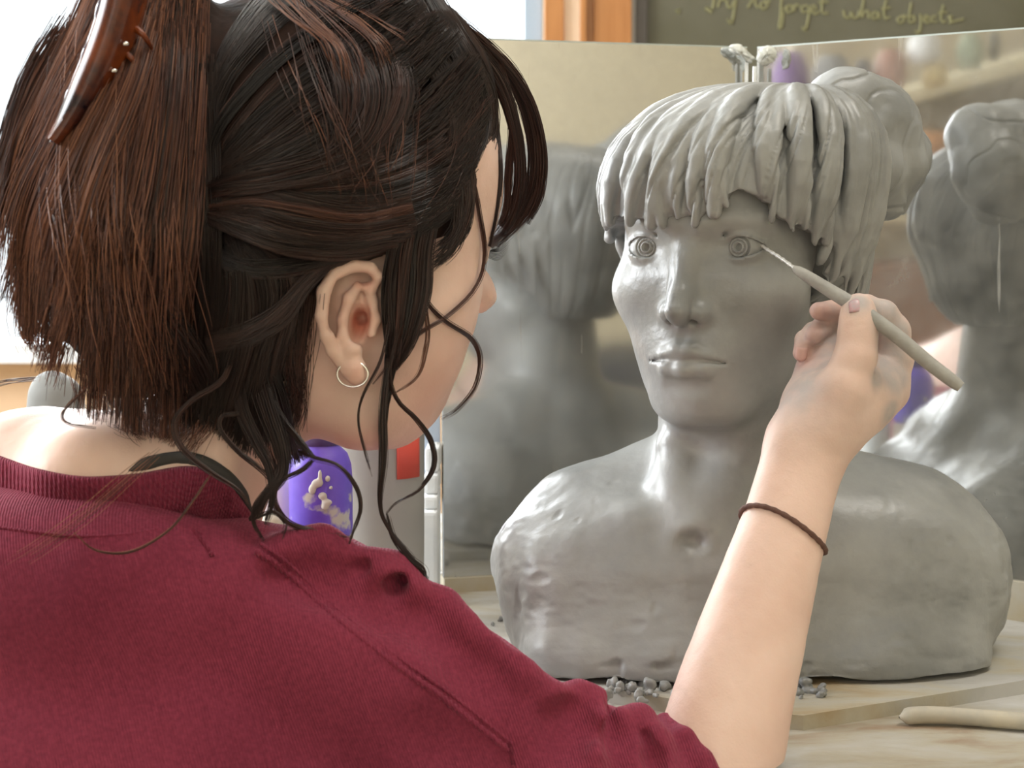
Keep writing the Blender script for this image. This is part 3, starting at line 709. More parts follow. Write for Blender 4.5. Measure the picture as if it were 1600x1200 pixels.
for i, (x, y, r) in enumerate(crumbs + extra):
    base = ground(x, y + r * 0.6, BZ if 950 < x < 1500 else TZ); rr = r / FPX * base[1]
    where = 'behind the maroon shoulder' if x < 860 else 'under the left front of the bust' if x < 960 else 'in the heap at the middle front of the bust' if x < 1100 else 'just right of the raised forearm' if x < 1300 else 'at the far right corner of the bust'
    side = ('bigger' if r >= 9 else 'tiny') + ' crumb of grey clay ' + where
    c = base + np.array((0, 0, rr * 0.55))
    link('clay_crumb', crumb_me('clay_crumb', c, rr, 50 + i), m_clay, None, label=side, category='clay crumb', group=side.replace('crumb', 'crumbs'))
# specks
# wooden tool lying at the lower right
m_stick = mat('dirty_wood_tool', (0.50, 0.45, 0.35), 0.6, var=(0.36, 0.34, 0.30), vscale=40)
q = np.array([ground(1405, 1121, TZ + 0.005), ground(1440, 1117, TZ + 0.006), ground(1500, 1119, TZ + 0.006), ground(1600, 1127, TZ + 0.006), ground(1760, 1140, TZ + 0.006)])
qq = spline(q, 24); u = np.linspace(0, 1, 24)
tubes('modelling_tool', [qq], [0.0052 * np.clip(u * 9 + 0.15, 0, 1)], m_stick, None, sides=10, label='clay-dirty wooden modelling tool lying at the table front right', category='tool')
# ------------------------------------------------------------------ the woman: seen from behind her right shoulder
def px_ell(s, x, y, Y, rx, ry, rY, k=0, op='u', rot=None): return s.ell(P(x, y, Y), (R_(rx, Y), rY, R_(ry, Y)), k, op, rot)
def rotY(deg):   # turns an ellipsoid in the picture plane, clockwise in the picture
    a = math.radians(deg); return np.array(((math.cos(a), 0, math.sin(a)), (0, 1, 0), (-math.sin(a), 0, math.cos(a))))
def px_chain(s, pts, k=0.0, op='u'):
    """pts: (x, y, Y, radius in px)"""
    return s.chain([P(p[0], p[1], p[2]) for p in pts], [R_(p[3], p[2]) for p in pts], k, op=op)
def px_chain_s(s, pts, k, n=30, k2=None):
    q = spline(pts, n); px_chain(s, [tuple(r) for r in q], k)
wm = thing('person', 'person with dark clipped-up hair and maroon sweatshirt sculpting the bust, seen from behind', 'person', (-0.16, 0.78, 0.0))

skin = Sdf()
px_ell(skin, 480, 265, .872, 268, 262, .082)                     # skull
px_ell(skin, 645, 290, .880, 138, 170, .055, .02)                # forehead
px_ell(skin, 594, 468, .868, 146, 212, .060, .02)                # cheek and face
px_chain(skin, [(500, 612, .835, 52), (560, 635, .838, 52), (612, 650, .868, 44)], .02)   # jaw, chin
px_ell(skin, 684, 455, .878, 50, 60, .028, .02)                  # cheekbone
px_ell(skin, 738, 382, .905, 26, 20, .016, .012)                 # brow end
px_ell(skin, 747, 403, .908, 14, 13, .010, .006)                 # lid
px_chain(skin, [(742, 405, .935, 7), (752, 440, .938, 10), (757, 464, .940, 14), (750, 478, .938, 11)], .006)   # nose past the cheek
px_chain(skin, [(455, 560, .850, 105), (362, 655, .845, 90), (272, 775, .835, 112), (215, 900, .85, 120)], .02)     # neck
px_chain(skin, [(452, 520, .823, 40), (372, 640, .805, 32), (318, 760, .790, 38)], .02)        # neck muscle
px_chain(skin, [(240, 790, .83, 125), (60, 790, .85, 128), (-120, 830, .88, 125)], .04)       # nape and left shoulder
px_chain(skin, [(130, 740, .790, 60), (170, 880, .82, 80)], .04)                              # top of the back
px_ell(skin, 470, 520, .826, 60, 100, .020, .02)                 # mastoid
px_chain(skin, [(685, 435, .905, 34), (725, 440, .925, 20), (750, 455, .936, 12)], .012)
px_chain(skin, [(670, 560, .895, 40), (694, 572, .915, 14)], .015)
px_chain(skin, [(694, 568, .905, 8), (706, 566, .920, 8), (690, 568, .935, 6)], .004)
px_chain(skin, [(690, 584, .905, 8), (702, 584, .920, 9), (686, 584, .935, 6)], .004)
px_chain(skin, [(640, 620, .890, 44), (652, 634, .905, 24)], .02)
# ear
EY = .800
px_ell(skin, 540, 498, .812, 36, 84, .012, .008, rot=rotY(-6))
px_chain(skin, [(583, 452, .803, 7), (590, 432, .799, 9), (578, 419, .796, 10), (552, 414, .793, 11), (524, 426, .791, 12), (507, 455, .789, 12), (504, 492, .789, 11.5), (511, 525, .791, 11), (520, 548, .794, 11), (534, 566, .797, 12)], .0015)
px_chain(skin, [(560, 446, .800, 8), (546, 466, .798, 9), (537, 498, .797, 9), (537, 526, .797, 9), (549, 546, .796, 11)], .003)
px_chain(skin, [(574, 448, .802, 8), (582, 470, .805, 8), (586, 500, .804, 9), (580, 520, .801, 9)], .003)
px_ell(skin, 551, 546, .797, 15, 12, .006, .003)
px_chain(skin, [(548, 560, .798, 15), (553, 577, .797, 17), (558, 588, .797, 14)], .004)
px_ell(skin, 561, 505, .799, 14, 30, .012, .003, 's', rotY(8))
px_ell(skin, 523, 478, .790, 7, 40, .0045, .003, 's', rotY(10))
px_ell(skin, 568, 438, .795, 11, 8, .006, .003, 's')
px_ell(skin, 563, 498, .806, 10, 12, .012, .002, 's')

# ---- right arm and hand, raised to the bust
arm = Sdf()
px_chain_s(arm, [(690, 1130, .790, 120), (900, 1270, .785, 112), (1080, 1300, .790, 106), (1118, 1200, .800, 98), (1142, 1105, .813, 92), (1172, 1000, .830, 82), (1200, 905, .846, 72), (1226, 820, .861, 63.5), (1246, 750, .873, 60), (1264, 690, .881, 61)], .004, 44)
px_chain(arm, [(1262, 690, .882, 55), (1300, 645, .886, 62), (1345, 612, .896, 58), (1376, 600, .902, 44)], .012)     # back of the palm to index knuckle
px_chain(arm, [(1258, 690, .888, 42), (1272, 630, .902, 40), (1290, 575, .915, 38), (1305, 540, .925, 34)], .012)      # heel and ulnar side
px_chain(arm, [(1290, 640, .900, 50), (1328, 565, .930, 40), (1362, 550, .935, 38)], .005)                               # palm plate
# thumb: from the side of the palm up to the tool
px_chain(arm, [(1285, 672, .872, 44), (1318, 610, .872, 38), (1336, 560, .874, 31), (1341, 520, .877, 28), (1342, 497, .879, 25.5), (1341, 482, .881, 24)], .006)
# index: up from its knuckle and over to the tool
px_chain(arm, [(1380, 605, .902, 41), (1396, 560, .903, 30), (1394, 518, .903, 27), (1378, 494, .901, 25), (1352, 482, .900, 21), (1338, 478, .899, 17)], .003)
# middle, ring and little fingers curl back towards the palm
px_chain(arm, [(1362, 545, .935, 30), (1352, 508, .935, 24), (1325, 488, .925, 21), (1298, 487, .912, 17), (1279, 486, .905, 14)], .002)
px_chain(arm, [(1335, 555, .942, 28), (1322, 520, .940, 22), (1300, 508, .926, 19), (1285, 512, .914, 17), (1272, 524, .906, 15)], .0015)
px_chain(arm, [(1308, 565, .945, 26), (1290, 530, .942, 20), (1272, 520, .930, 17), (1258, 532, .916, 16), (1253, 551, .907, 14.5)], .0015)
px_chain(arm, [(1366, 578, .872, 5), (1369, 550, .880, 8), (1369, 515, .882, 6)], .002, 's')
for a_, b_, Y_, r_ in (((1380, 508), (1404, 500), .8905, 3.0), ((1392, 545), (1424, 536), .889, 3.0), ((1368, 486), (1382, 468), .889, 2.6), ((1330, 548), (1352, 546), .8615, 1.3), ((1330, 506), (1352, 507), .866, 1.2), ((1286, 500), (1290, 474), .8975, 1.5), ((1282, 500), (1270, 512), .9, 1.6), ((1245, 530), (1272, 536), .9005, 1.5), ((1262, 600), (1300, 560), .897, 1.6), ((1250, 640), (1282, 600), .893, 1.5)):
    px_chain(arm, [(a_[0], a_[1], Y_, r_), ((a_[0] + b_[0]) / 2, (a_[1] + b_[1]) / 2 + 2, Y_ - .001, r_ * 1.2), (b_[0], b_[1], Y_, r_)], .0012, 's')
def skin_disp(V): return 0.00025 * noise(V, 90, 31) + 0.0001 * noise(V, 260, 32)
m_skin = bpy.data.materials.new('skin'); m_skin.use_nodes = True
def skin_mat(m):
    nt = m.node_tree; N = nt.nodes; L = nt.links; b = N['Principled BSDF']
    b.inputs['Roughness'].default_value = 0.5; b.inputs['Specular IOR Level'].default_value = 0.4
    b.inputs['Subsurface Weight'].default_value = 0.12; b.inputs['Subsurface Radius'].default_value = (1, .4, .25); b.inputs['Subsurface Scale'].default_value = 0.005
    tc = N.new('ShaderNodeTexCoord'); n = N.new('ShaderNodeTexNoise'); n.inputs['Scale'].default_value = 25; n.inputs['Detail'].default_value = 5; L.new(tc.outputs['Object'], n.inputs['Vector'])
    r = N.new('ShaderNodeValToRGB'); e = r.color_ramp.elements; e[0].position = .3; e[0].color = (.73, .50, .41, 1); e[1].position = .7; e[1].color = (.82, .60, .51, 1); L.new(n.outputs['Fac'], r.inputs[0])
    at = N.new('ShaderNodeAttribute'); at.attribute_name = 'clay'
    mx = N.new('ShaderNodeMix'); mx.data_type = 'RGBA'; mx.inputs[7].default_value = (.43, .385, .375, 1)
    mm = N.new('ShaderNodeMath'); mm.operation = 'MULTIPLY'; n3 = N.new('ShaderNodeTexNoise'); n3.inputs['Scale'].default_value = 110; n3.inputs['Detail'].default_value = 5; L.new(tc.outputs['Object'], n3.inputs['Vector'])
    mr = N.new('ShaderNodeMapRange'); mr.inputs['From Min'].default_value = .3; mr.inputs['From Max'].default_value = .6; mr.inputs['To Min'].default_value = .7; L.new(n3.outputs['Fac'], mr.inputs[0])
    L.new(at.outputs['Fac'], mm.inputs[0]); L.new(mr.outputs[0], mm.inputs[1]); L.new(mm.outputs[0], mx.inputs[0]); L.new(r.outputs[0], mx.inputs[6])
    a2 = N.new('ShaderNodeAttribute'); a2.attribute_name = 'flush'; m2 = N.new('ShaderNodeMix'); m2.data_type = 'RGBA'; m2.inputs[7].default_value = (.62, .22, .15, 1)
    L.new(a2.outputs['Fac'], m2.inputs[0]); L.new(mx.outputs[2], m2.inputs[6]); L.new(m2.outputs[2], b.inputs['Base Color'])
    n2 = N.new('ShaderNodeTexNoise'); n2.inputs['Scale'].default_value = 700; L.new(tc.outputs['Object'], n2.inputs['Vector'])
    bp = N.new('ShaderNodeBump'); bp.inputs['Distance'].default_value = .00012; L.new(n2.outputs['Fac'], bp.inputs['Height']); L.new(bp.outputs[0], b.inputs['Normal'])
skin_mat(m_skin)
V1, F1 = mesh_sdf(skin, (-0.40, 0.70, 0.80), (0.01, 0.97, 1.19), 0.0011, slack=3.2)
V2, F2 = mesh_sdf(arm, (-0.08, 0.74, 0.75), (0.27, 0.975, 1.09), 0.0010)
def trim(V, F, cond):
    keep = cond(V); k = keep[F].all(1); F = F[k]; u = np.unique(F); mp = np.full(len(V), -1); mp[u] = np.arange(len(u)); return V[u], mp[F]
V2, F2 = trim(V2, F2, lambda V: V[:, 2] > 0.76)
Vb = np.concatenate([V1 + vnormals(V1, F1) * skin_disp(V1)[:, None], V2 + vnormals(V2, F2) * skin_disp(V2)[:, None]]); Fb = np.concatenate([F1, F2 + len(V1)])
me = fast_mesh('body', Vb, Fb)
co = np.empty(len(me.vertices) * 3, np.float32); me.vertices.foreach_get('co', co); co = co.reshape(-1, 3).astype(float)
clay = np.zeros(len(co)); g = lambda p, r: np.exp(-((co - p) ** 2).sum(-1) / r ** 2)
for x, y, Y, r in ((1290, 575, .905, 60), (1270, 630, .885, 48), (1255, 670, .88, 30), (1395, 520, .885, 42), (1405, 575, .88, 34), (1270, 515, .90, 30), (1290, 488, .90, 22), (1300, 620, .885, 26), (1260, 650, .88, 22), (1342, 478, .875, 15), (1385, 490, .89, 28), (1400, 560, .885, 24), (1290, 520, .92, 30), (1360, 590, .875, 18), (1385, 640, .88, 16)):
    clay = np.maximum(clay, g(P(x, y, Y), R_(r, Y) * 1.3))
fl = np.zeros(len(co))
for x, y, Y, r, w in ((560, 505, .81, 26, 1.0), (553, 530, .81, 14, .8), (568, 438, .80, 16, .6), (530, 480, .80, 30, .25), (556, 585, .79, 18, .3), (1255, 556, .905, 22, .45), (1270, 520, .9, 22, .3), (1285, 486, .9, 26, .35), (470, 470, .81, 50, .3), (660, 590, .84, 60, .18)):
    fl = np.maximum(fl, w * g(P(x, y, Y), R_(r, Y) * 1.2))
for nm, a in (('clay', np.clip(clay * 1.5, 0, .95)), ('flush', fl)):
    at = me.attributes.new(nm, 'FLOAT', 'POINT'); at.data.foreach_set('value', a.astype(np.float32))
body = link('body', me, m_skin, wm)

def ball(nm, c, r, m, par):
    s = Sdf(); s.ell(c, (r, r, r)); return link(nm, sdf_mesh(nm, s, np.asarray(c) - r * 1.3, np.asarray(c) + r * 1.3, r / 7), m, par)
ball('eye', P(747, 405, .914), .0048, mat('eye_white', (.75, .72, .68), .15), body)
ball('iris', P(755, 405, .917), .0027, mat('dark_iris', (.02, .012, .01), .1), body)
# nails
m_nail = mat('nail', (.62, .38, .34), .3)
def nail(c, n, up, w, h, m=m_nail):
    n = np.asarray(n, float); n /= np.linalg.norm(n); up = np.asarray(up, float); up -= n * (up @ n); up /= np.linalg.norm(up); s = np.cross(up, n)
    V, F = [], []; a, b = 9, 7
    for i in range(b):
        for j in range(a):
            u = -1 + 2 * j / (a - 1); v = -1 + 2 * i / (b - 1)
            ww = w * math.sqrt(max(1 - max(v, -.2) ** 4 * .7, 0)) ; V.append(np.asarray(c) + s * u * ww + up * v * h - n * (u * u * w * .45 + v * v * h * .1))
    for i in range(b - 1):
        for j in range(a - 1): F.append((i * a + j, i * a + j + 1, (i + 1) * a + j + 1, (i + 1) * a + j))
    o = link('fingernail', fast_mesh('fingernail', np.array(V), np.array(F)), m, body)
    sm = o.modifiers.new('s', 'SOLIDIFY'); sm.thickness = .0006; return o
def onA(x, y, y0=.80, y1=.99, off=0.0003):
    Y, h = trace(arm, np.array([float(x)]), np.array([float(y)]), y0, y1, off); return P(x, y, Y[0])
nail(onA(1340, 476), (0.05, -.85, .55), (0, .45, 1), .0046, .0042, mat('thumbnail_with_polish', (.60, .30, .32), .25, var=(.45, .40, .42), vscale=300))
nail(onA(1252, 554), (-.2, -.95, -.1), (-.1, 0, -1), .0034, .0040)
# ------------------------------------------------------------------ sweatshirt
sw0 = Sdf()
sw0.ell(P(120, 1330, .83), (.235, .155, .185), 0)
px_chain(sw0, [(-300, 980, .86, 190), (60, 965, .835, 195), (320, 985, .815, 135), (500, 1012, .795, 156)], .03)
px_chain(sw0, [(-200, 930, .80, 110), (0, 925, .775, 118), (160, 930, .770, 118), (330, 930, .775, 95)], .04)
px_chain(sw0, [(392, 915, .80, 78), (470, 930, .795, 85)], .02)
px_chain(sw0, [(500, 1012, .795, 162), (690, 1130, .785, 152), (880, 1235, .785, 140), (1010, 1262, .79, 122), (1068, 1262, .79, 112)], .02)
def onS(pts, S_=sw0, off=0.0, y0=.5, y1=1.0):
    p = np.asarray(pts, float); Y, h = trace(S_, p[:, 0], p[:, 1], y0, y1, off, 60); return P(p[:, 0], p[:, 1], Y), Y
sw = Sdf(); sw.p = list(sw0.p)
def fold(pts, rp, k, inset=0.4, op='u'):
    Q, Y = onS([(a, b) for a, b in pts]); rp = np.broadcast_to(np.asarray(rp, float), (len(pts),))
    r = R_(rp, Y); Q = Q.copy(); Q[:, 1] += r * inset if op == 'u' else -r * inset
    sw.chain(Q, r, k, op=op)
fold([(415, 880), (455, 862), (500, 856), (545, 872)], [18, 24, 26, 16], .012, .6)
fold([(560, 915), (590, 896), (618, 900), (630, 930)], [20, 26, 26, 20], .012, .7)
fold([(652, 935), (690, 950), (720, 985), (745, 1010)], [18, 20, 20, 18], .014, .7)
fold([(770, 1025), (810, 1058), (850, 1085)], [18, 18, 18], .014, .7)
fold([(548, 892), (572, 885)], [16, 8], .008, .3, 's')
fold([(610, 908), (620, 912), (632, 904)], [10, 12, 9], .006, .2, 's')
fold([(835, 1118), (870, 1094), (905, 1086), (930, 1098), (938, 1135), (925, 1180)], [10, 15, 18, 18, 18, 14], .008, .5)
fold([(865, 1112), (895, 1108), (908, 1124)], [8, 9, 7], .008, .2, 's')
fold([(955, 1110), (962, 1150), (968, 1215)], [8, 11, 12], .010, .1, 's')
fold([(975, 1125), (1000, 1125), (1025, 1160), (1035, 1215)], [16, 18, 17, 16], .010, .4)
fold([(1010, 1150), (1022, 1185), (1030, 1230)], [5, 8, 8], .008, .1, 's')
fold([(1040, 1128), (1070, 1155), (1098, 1190), (1118, 1225)], [14, 15, 15, 14], .006, .4)
fold([(805, 1150), (802, 1185), (806, 1230)], [8, 10, 10], .012, .0, 's')
fold([(560, 935), (600, 955), (650, 965)], [12, 14, 10], .02, .0, 's')
fold([(440, 905), (500, 912), (545, 925)], [10, 12, 8], .02, .0, 's')
fold([(700, 1000), (752, 1060), (800, 1120)], [10, 14, 12], .03, .1, 's')
fold([(850, 1190), (880, 1150), (900, 1130)], [14, 14, 10], .02, .1, 's')
fold([(660, 1150), (720, 1180), (780, 1215)], [14, 18, 14], .03, .1, 's')
# the neck hole: nothing of the cloth above the collar line
def neckhole(Q, D):
    q = Q - P(235, 640, .83); d = np.sqrt((q[..., 0] / .070) ** 2 + (q[..., 1] / .085) ** 2 + (q[..., 2] / .050) ** 2)
    return D
def cloth_disp(V): return 0.0016 * noise(V, 14, 41) + 0.0007 * noise(V, 38, 42) + 0.00012 * noise(V, 420, 43)
def cloth_mat():
    m = bpy.data.materials.new('maroon_sweatshirt_knit'); m.use_nodes = True; nt = m.node_tree; N = nt.nodes; L = nt.links; b = N['Principled BSDF']
    b.inputs['Roughness'].default_value = .9; b.inputs['Sheen Weight'].default_value = .25; b.inputs['Sheen Roughness'].default_value = .4; b.inputs['Sheen Tint'].default_value = (.9, .4, .5, 1); b.inputs['Specular IOR Level'].default_value = .15
    tc = N.new('ShaderNodeTexCoord'); n = N.new('ShaderNodeTexNoise'); n.inputs['Scale'].default_value = 450; n.inputs['Detail'].default_value = 3; L.new(tc.outputs['Object'], n.inputs['Vector'])
    n1 = N.new('ShaderNodeTexNoise'); n1.inputs['Scale'].default_value = 9; n1.inputs['Detail'].default_value = 5; L.new(tc.outputs['Object'], n1.inputs['Vector'])
    mixf = N.new('ShaderNodeMath'); mixf.operation = 'ADD'; h = N.new('ShaderNodeMath'); h.operation = 'MULTIPLY'; h.inputs[1].default_value = .5; L.new(n1.outputs['Fac'], h.inputs[0])
    h2 = N.new('ShaderNodeMath'); h2.operation = 'MULTIPLY'; h2.inputs[1].default_value = .5; L.new(n.outputs['Fac'], h2.inputs[0]); L.new(h.outputs[0], mixf.inputs[0]); L.new(h2.outputs[0], mixf.inputs[1])
    r = N.new('ShaderNodeValToRGB'); e = r.color_ramp.elements; e[0].position = .36; e[0].color = (.160, .021, .043, 1); e[1].position = .64; e[1].color = (.265, .040, .074, 1)
    L.new(mixf.outputs[0], r.inputs[0]); L.new(r.outputs[0], b.inputs['Base Color'])
    mp = N.new('ShaderNodeMapping'); mp.inputs['Rotation'].default_value = (0, .35, 0); L.new(tc.outputs['Object'], mp.inputs[0])
    wv = N.new('ShaderNodeTexWave'); wv.inputs['Scale'].default_value = 230; wv.inputs['Distortion'].default_value = 1.5; wv.inputs['Detail'].default_value = 2; L.new(mp.outputs[0], wv.inputs['Vector'])
    ad = N.new('ShaderNodeMath'); ad.operation = 'ADD'; L.new(wv.outputs['Fac'], ad.inputs[0]); L.new(n.outputs['Fac'], ad.inputs[1])
    bp = N.new('ShaderNodeBump'); bp.inputs['Distance'].default_value = .00035; L.new(ad.outputs[0], bp.inputs['Height']); L.new(bp.outputs[0], b.inputs['Normal']); return m
m_cloth = cloth_mat()
# the skin may not poke through the cloth: cloth wraps the neck root below the collar line
both = Sdf(); both.p = list(sw.p)
shirt = link('sweatshirt', sdf_mesh('sweatshirt', sw, (-0.34, .56, .755), (.16, .99, 1.01), .0016, cloth_disp), m_cloth, wm)
# collar: a ribbed band over the neck root
su = Sdf(); su.p = list(skin.p) + [('u', 0.012, c, R, f) for (op, k, c, R, f) in sw0.p]
top = spline([(-60, 690), (0, 712), (60, 732), (130, 744), (210, 740), (290, 728), (335, 738), (372, 768), (398, 812), (412, 838)], 150)
bot = spline([(-60, 785), (0, 802), (60, 812), (130, 819), (210, 815), (280, 806), (318, 818), (350, 842), (372, 862), (398, 868)], 150)
nv = 15; V = []
tr_ = np.linspace(0, 1, nv)
u = np.arange(150)
grid = np.zeros((nv, 150, 3)); Ys = np.zeros((nv, 150))
for i, t in enumerate(tr_):
    q = top * (1 - t) + bot * t
    Ys[i] = trace(su, q[:, 0], q[:, 1], .55, 1.0, .0, 60)[0]
for _ in range(10): Ys = (Ys + np.roll(Ys, 1, 1) + np.roll(Ys, -1, 1)) / 3 if False else np.concatenate([Ys[:, :1], (Ys[:, :-2] + Ys[:, 1:-1] + Ys[:, 2:]) / 3, Ys[:, -1:]], 1)
def resamp(A, n):
    x0 = np.linspace(0, 1, A.shape[1]); x1 = np.linspace(0, 1, n); return np.stack([np.interp(x1, x0, r) for r in A])
NU = 900
prof = np.interp(tr_, [0, .06, .2, .5, .85, .94, 1], [.0012, .0042, .0052, .0052, .0046, .0022, -.0010])
rib = .00055 * np.sin(np.linspace(0, 1, NU) * 2 * np.pi * 88)
rows = []
Yr_ = resamp(Ys, NU)
for i, t in enumerate(tr_):
    q = top * (1 - t) + bot * t; q = np.stack([np.interp(np.linspace(0, 1, NU), np.linspace(0, 1, 150), q[:, j]) for j in (0, 1)], -1)
    w = 1.0 if .08 < t < .88 else 0.0
    rows.append(P(q[:, 0], q[:, 1], Yr_[i] - prof[i] - rib * w))
V = np.concatenate(rows); i = np.arange(nv - 1)[:, None] * NU; j = np.arange(NU - 1)[None]
F = np.stack([i + j, i + NU + j, i + NU + j + 1, i + j + 1], -1).reshape(-1, 4)
o = link('collar', fast_mesh('collar', V, F), m_cloth, wm); sm = o.modifiers.new('s', 'SOLIDIFY'); sm.thickness = .003; sm.offset = 1 if False else -1
# grey undershirt edge inside the collar
q = spline([(196, 738), (240, 722), (290, 716), (330, 728), (366, 758), (392, 800)], 40); Y_ = trace(su, q[:, 0], q[:, 1], .55, 1.0, 0, 60)[0]
tubes('undershirt_edge', [P(q[:, 0], q[:, 1], Y_ + .001)], [R_(11, .8) * np.clip(np.sin(np.linspace(.05, 3.0, 40)) * 2.2, .1, 1)], mat('charcoal_undershirt', (.05, .047, .045), .9), wm, sides=8)
# seams
def seam(pts, r, nm='seam', amp=.00035, S_=sw):
    q = spline(pts, 160); Q, Y = onS(q, S_); Q = Q.copy(); Q[:, 1] += r * .15
    rr = r * (1 + .25 * np.sin(np.arange(160) * 1.9)); return tubes(nm, [Q], [rr], m_cloth, shirt, sides=6)
seam([(400, 862), (440, 888), (500, 945), (560, 995), (620, 1040), (680, 1082), (735, 1125), (795, 1172)], .0017)
seam([(407, 850), (450, 880), (508, 936), (566, 985), (626, 1030), (686, 1072), (741, 1114), (800, 1162)], .0010)
seam([(796, 1165), (801, 1190), (803, 1225)], .0010)
seam([(300, 828), (318, 850), (332, 870)], .0011)
seam([(-20, 822), (60, 832), (130, 838), (210, 834), (280, 822), (318, 836)], .0009)
# ------------------------------------------------------------------ hair: a dark mass under thousands of strands, laid in locks
hb = Sdf()
px_ell(hb, 470, 262, .868, 268, 272, .098)
px_ell(hb, 610, 140, .885, 165, 150, .075, .02)
px_ell(hb, 668, 300, .850, 62, 95, .030, .02)
px_ell(hb, 640, 575, .80, 192, 178, .11, .010, 's')
px_chain(hb, [(395, 400, .795, 76), (380, 510, .800, 58), (368, 590, .800, 40)], .02)
px_chain(hb, [(450, 430, .810, 46), (418, 540, .806, 34), (396, 610, .800, 22)], .02)
hs = Sdf(); hs.p = list(hb.p) + list(skin.p)
px_chain(hb, [(230, 10, .810, 90), (195, 180, .790, 112), (190, 370, .785, 125), (205, 490, .795, 88), (235, 560, .80, 50)], .02)
m_hairbase = mat('dark_hair_mass', (.012, .008, .007), .8, spec=.15, var=(.035, .018, .013), vscale=60, bump=.002, bscale=90, stretch=(1, 1, .12))  # near-black brown hair colour of the mass under the strands
def hair_mat():
    m = bpy.data.materials.new('dark_brown_hair'); m.use_nodes = True; nt = m.node_tree; N = nt.nodes; L = nt.links; b = N['Principled BSDF']
    b.inputs['Roughness'].default_value = .34; b.inputs['Specular IOR Level'].default_value = .5
    at = N.new('ShaderNodeAttribute'); at.attribute_name = 'tone'
    r = N.new('ShaderNodeValToRGB'); e = r.color_ramp.elements; e[0].position = 0; e[0].color = (.010, .007, .0065, 1); e[1].position = 1; e[1].color = (.30, .13, .075, 1)
    for p_, c in ((.3, (.030, .016, .014)), (.6, (.085, .035, .026)), (.8, (.16, .065, .040))): x = e.new(p_); x.color = (*c, 1)
    L.new(at.outputs['Fac'], r.inputs[0]); L.new(r.outputs[0], b.inputs['Base Color']); return m
m_hair = hair_mat()
scalp = link('hair_mass', sdf_mesh('hair_mass', hb, (-.31, .71, .94), (0.02, .97, 1.22), .0022, lambda V: .002 * noise(V, 30, 51)), m_hairbase, body)
rngh = np.random.default_rng(12)
def bundle(paths, width, count, clumps, tone, lift=(0.0, .006), r=.00021, y0=.62, y1=.97, wave=5.0, jit=0.42, trim_=(0.0, .12), n=17, base=hb, spread_end=1.0, taper=.4, mind=None, bulge=0.0):
    """paths: list of guide polylines in picture coordinates (same number of points), fanned between; width in px"""
    count = int(count * 1.75); clumps = int(clumps * 1.3)
    G = np.array([spline(np.array(p, float), n) for p in paths]); K = len(G)
    cl = np.sort(rngh.random(clumps)); clo = rngh.normal(0, 1, clumps); cll = rngh.random(clumps); clw = rngh.random(clumps) * 6.28; clt = rngh.normal(0, .10, clumps)
    ci = rngh.integers(0, clumps, count)
    t = np.clip(cl[ci] + rngh.normal(0, .25 / clumps, count), 0, 1) * (K - 1)
    i = np.minimum(t.astype(int), K - 2) if K > 1 else np.zeros(count, int); f = (t - i)[:, None, None]
    C_ = G[i] * (1 - f) + (G[i + 1] * f if K > 1 else 0)
    u = np.linspace(0, 1, n)[None]
    d = np.gradient(C_, axis=1); d /= np.linalg.norm(d, axis=2, keepdims=True) + 1e-9; nr = np.stack([-d[..., 1], d[..., 0]], -1)
    w = np.interp(u, np.linspace(0, 1, len(width)), width) if np.ndim(width) else np.full_like(u, width)
    off = w * (clo[ci][:, None] * .4 + rngh.normal(0, jit, count)[:, None] * (.5 + .5 * u * spread_end)) + .55 * wave * np.sin(u * (3 + 2 * cll[ci][:, None]) * 2 + clw[ci][:, None]) * u + rngh.normal(0, 1, count)[:, None] * 1.2 * np.sin(u * 9 + rngh.random(count)[:, None] * 6)
    Q = C_ + nr * off[..., None]
    # random start and end
    a = rngh.random(count) * trim_[0]; b_ = 1 - rngh.random(count) ** 2 * trim_[1]
    x = a[:, None] + (b_ - a)[:, None] * u
    idx = np.clip(x * (n - 1), 0, n - 1.001); k = idx.astype(int); fr = (idx - k)[..., None]; rows_ = np.arange(count)[:, None]
    Q = Q[rows_, k] * (1 - fr) + Q[rows_, k + 1] * fr
    Y, hit = trace(base, Q[..., 0].ravel(), Q[..., 1].ravel(), y0, y1, 0.0, 26); Y = Y.reshape(count, n)
    for _ in range(6): Y = np.concatenate([Y[:, :1] * .5 + Y[:, 1:2] * .5, (Y[:, :-2] + Y[:, 1:-1] * 1.2 + Y[:, 2:]) / 3.2, Y[:, -1:] * .5 + Y[:, -2:-1] * .5], 1)
    lf = lift[0] + (lift[1] - lift[0]) * np.clip(cll[ci] * .75 + rngh.random(count) * .25, 0, 1)
    Y = Y - lf[:, None] * (0.4 + .6 * np.sin(u * 2.6)) - bulge * np.sin(u * 3.14)
    pts = P(Q[..., 0], Q[..., 1], Y)
    rr = r * (0.8 + .5 * rngh.random(count))[:, None] * (1 - (1 - taper) * np.clip((u - .7) / .3, 0, 1))
    tn = np.clip(tone[0] + (tone[1] - tone[0]) * rngh.random(count) + clt[ci], 0, 1)
    return list(pts), list(rr), list(tn)
class Lock:
    def __init__(s): s.c, s.r, s.t = [], [], []
    def add(s, *a, **k): c, r, t = bundle(*a, **k); s.c += c; s.r += r; s.t += t; return s
    def build(s, name, **pr): return tubes(name, s.c, s.r, m_hair, body, sides=3, tone=s.t, **pr)
# crown and side, swept back to the twist
L1 = Lock()
T = (325, 300)
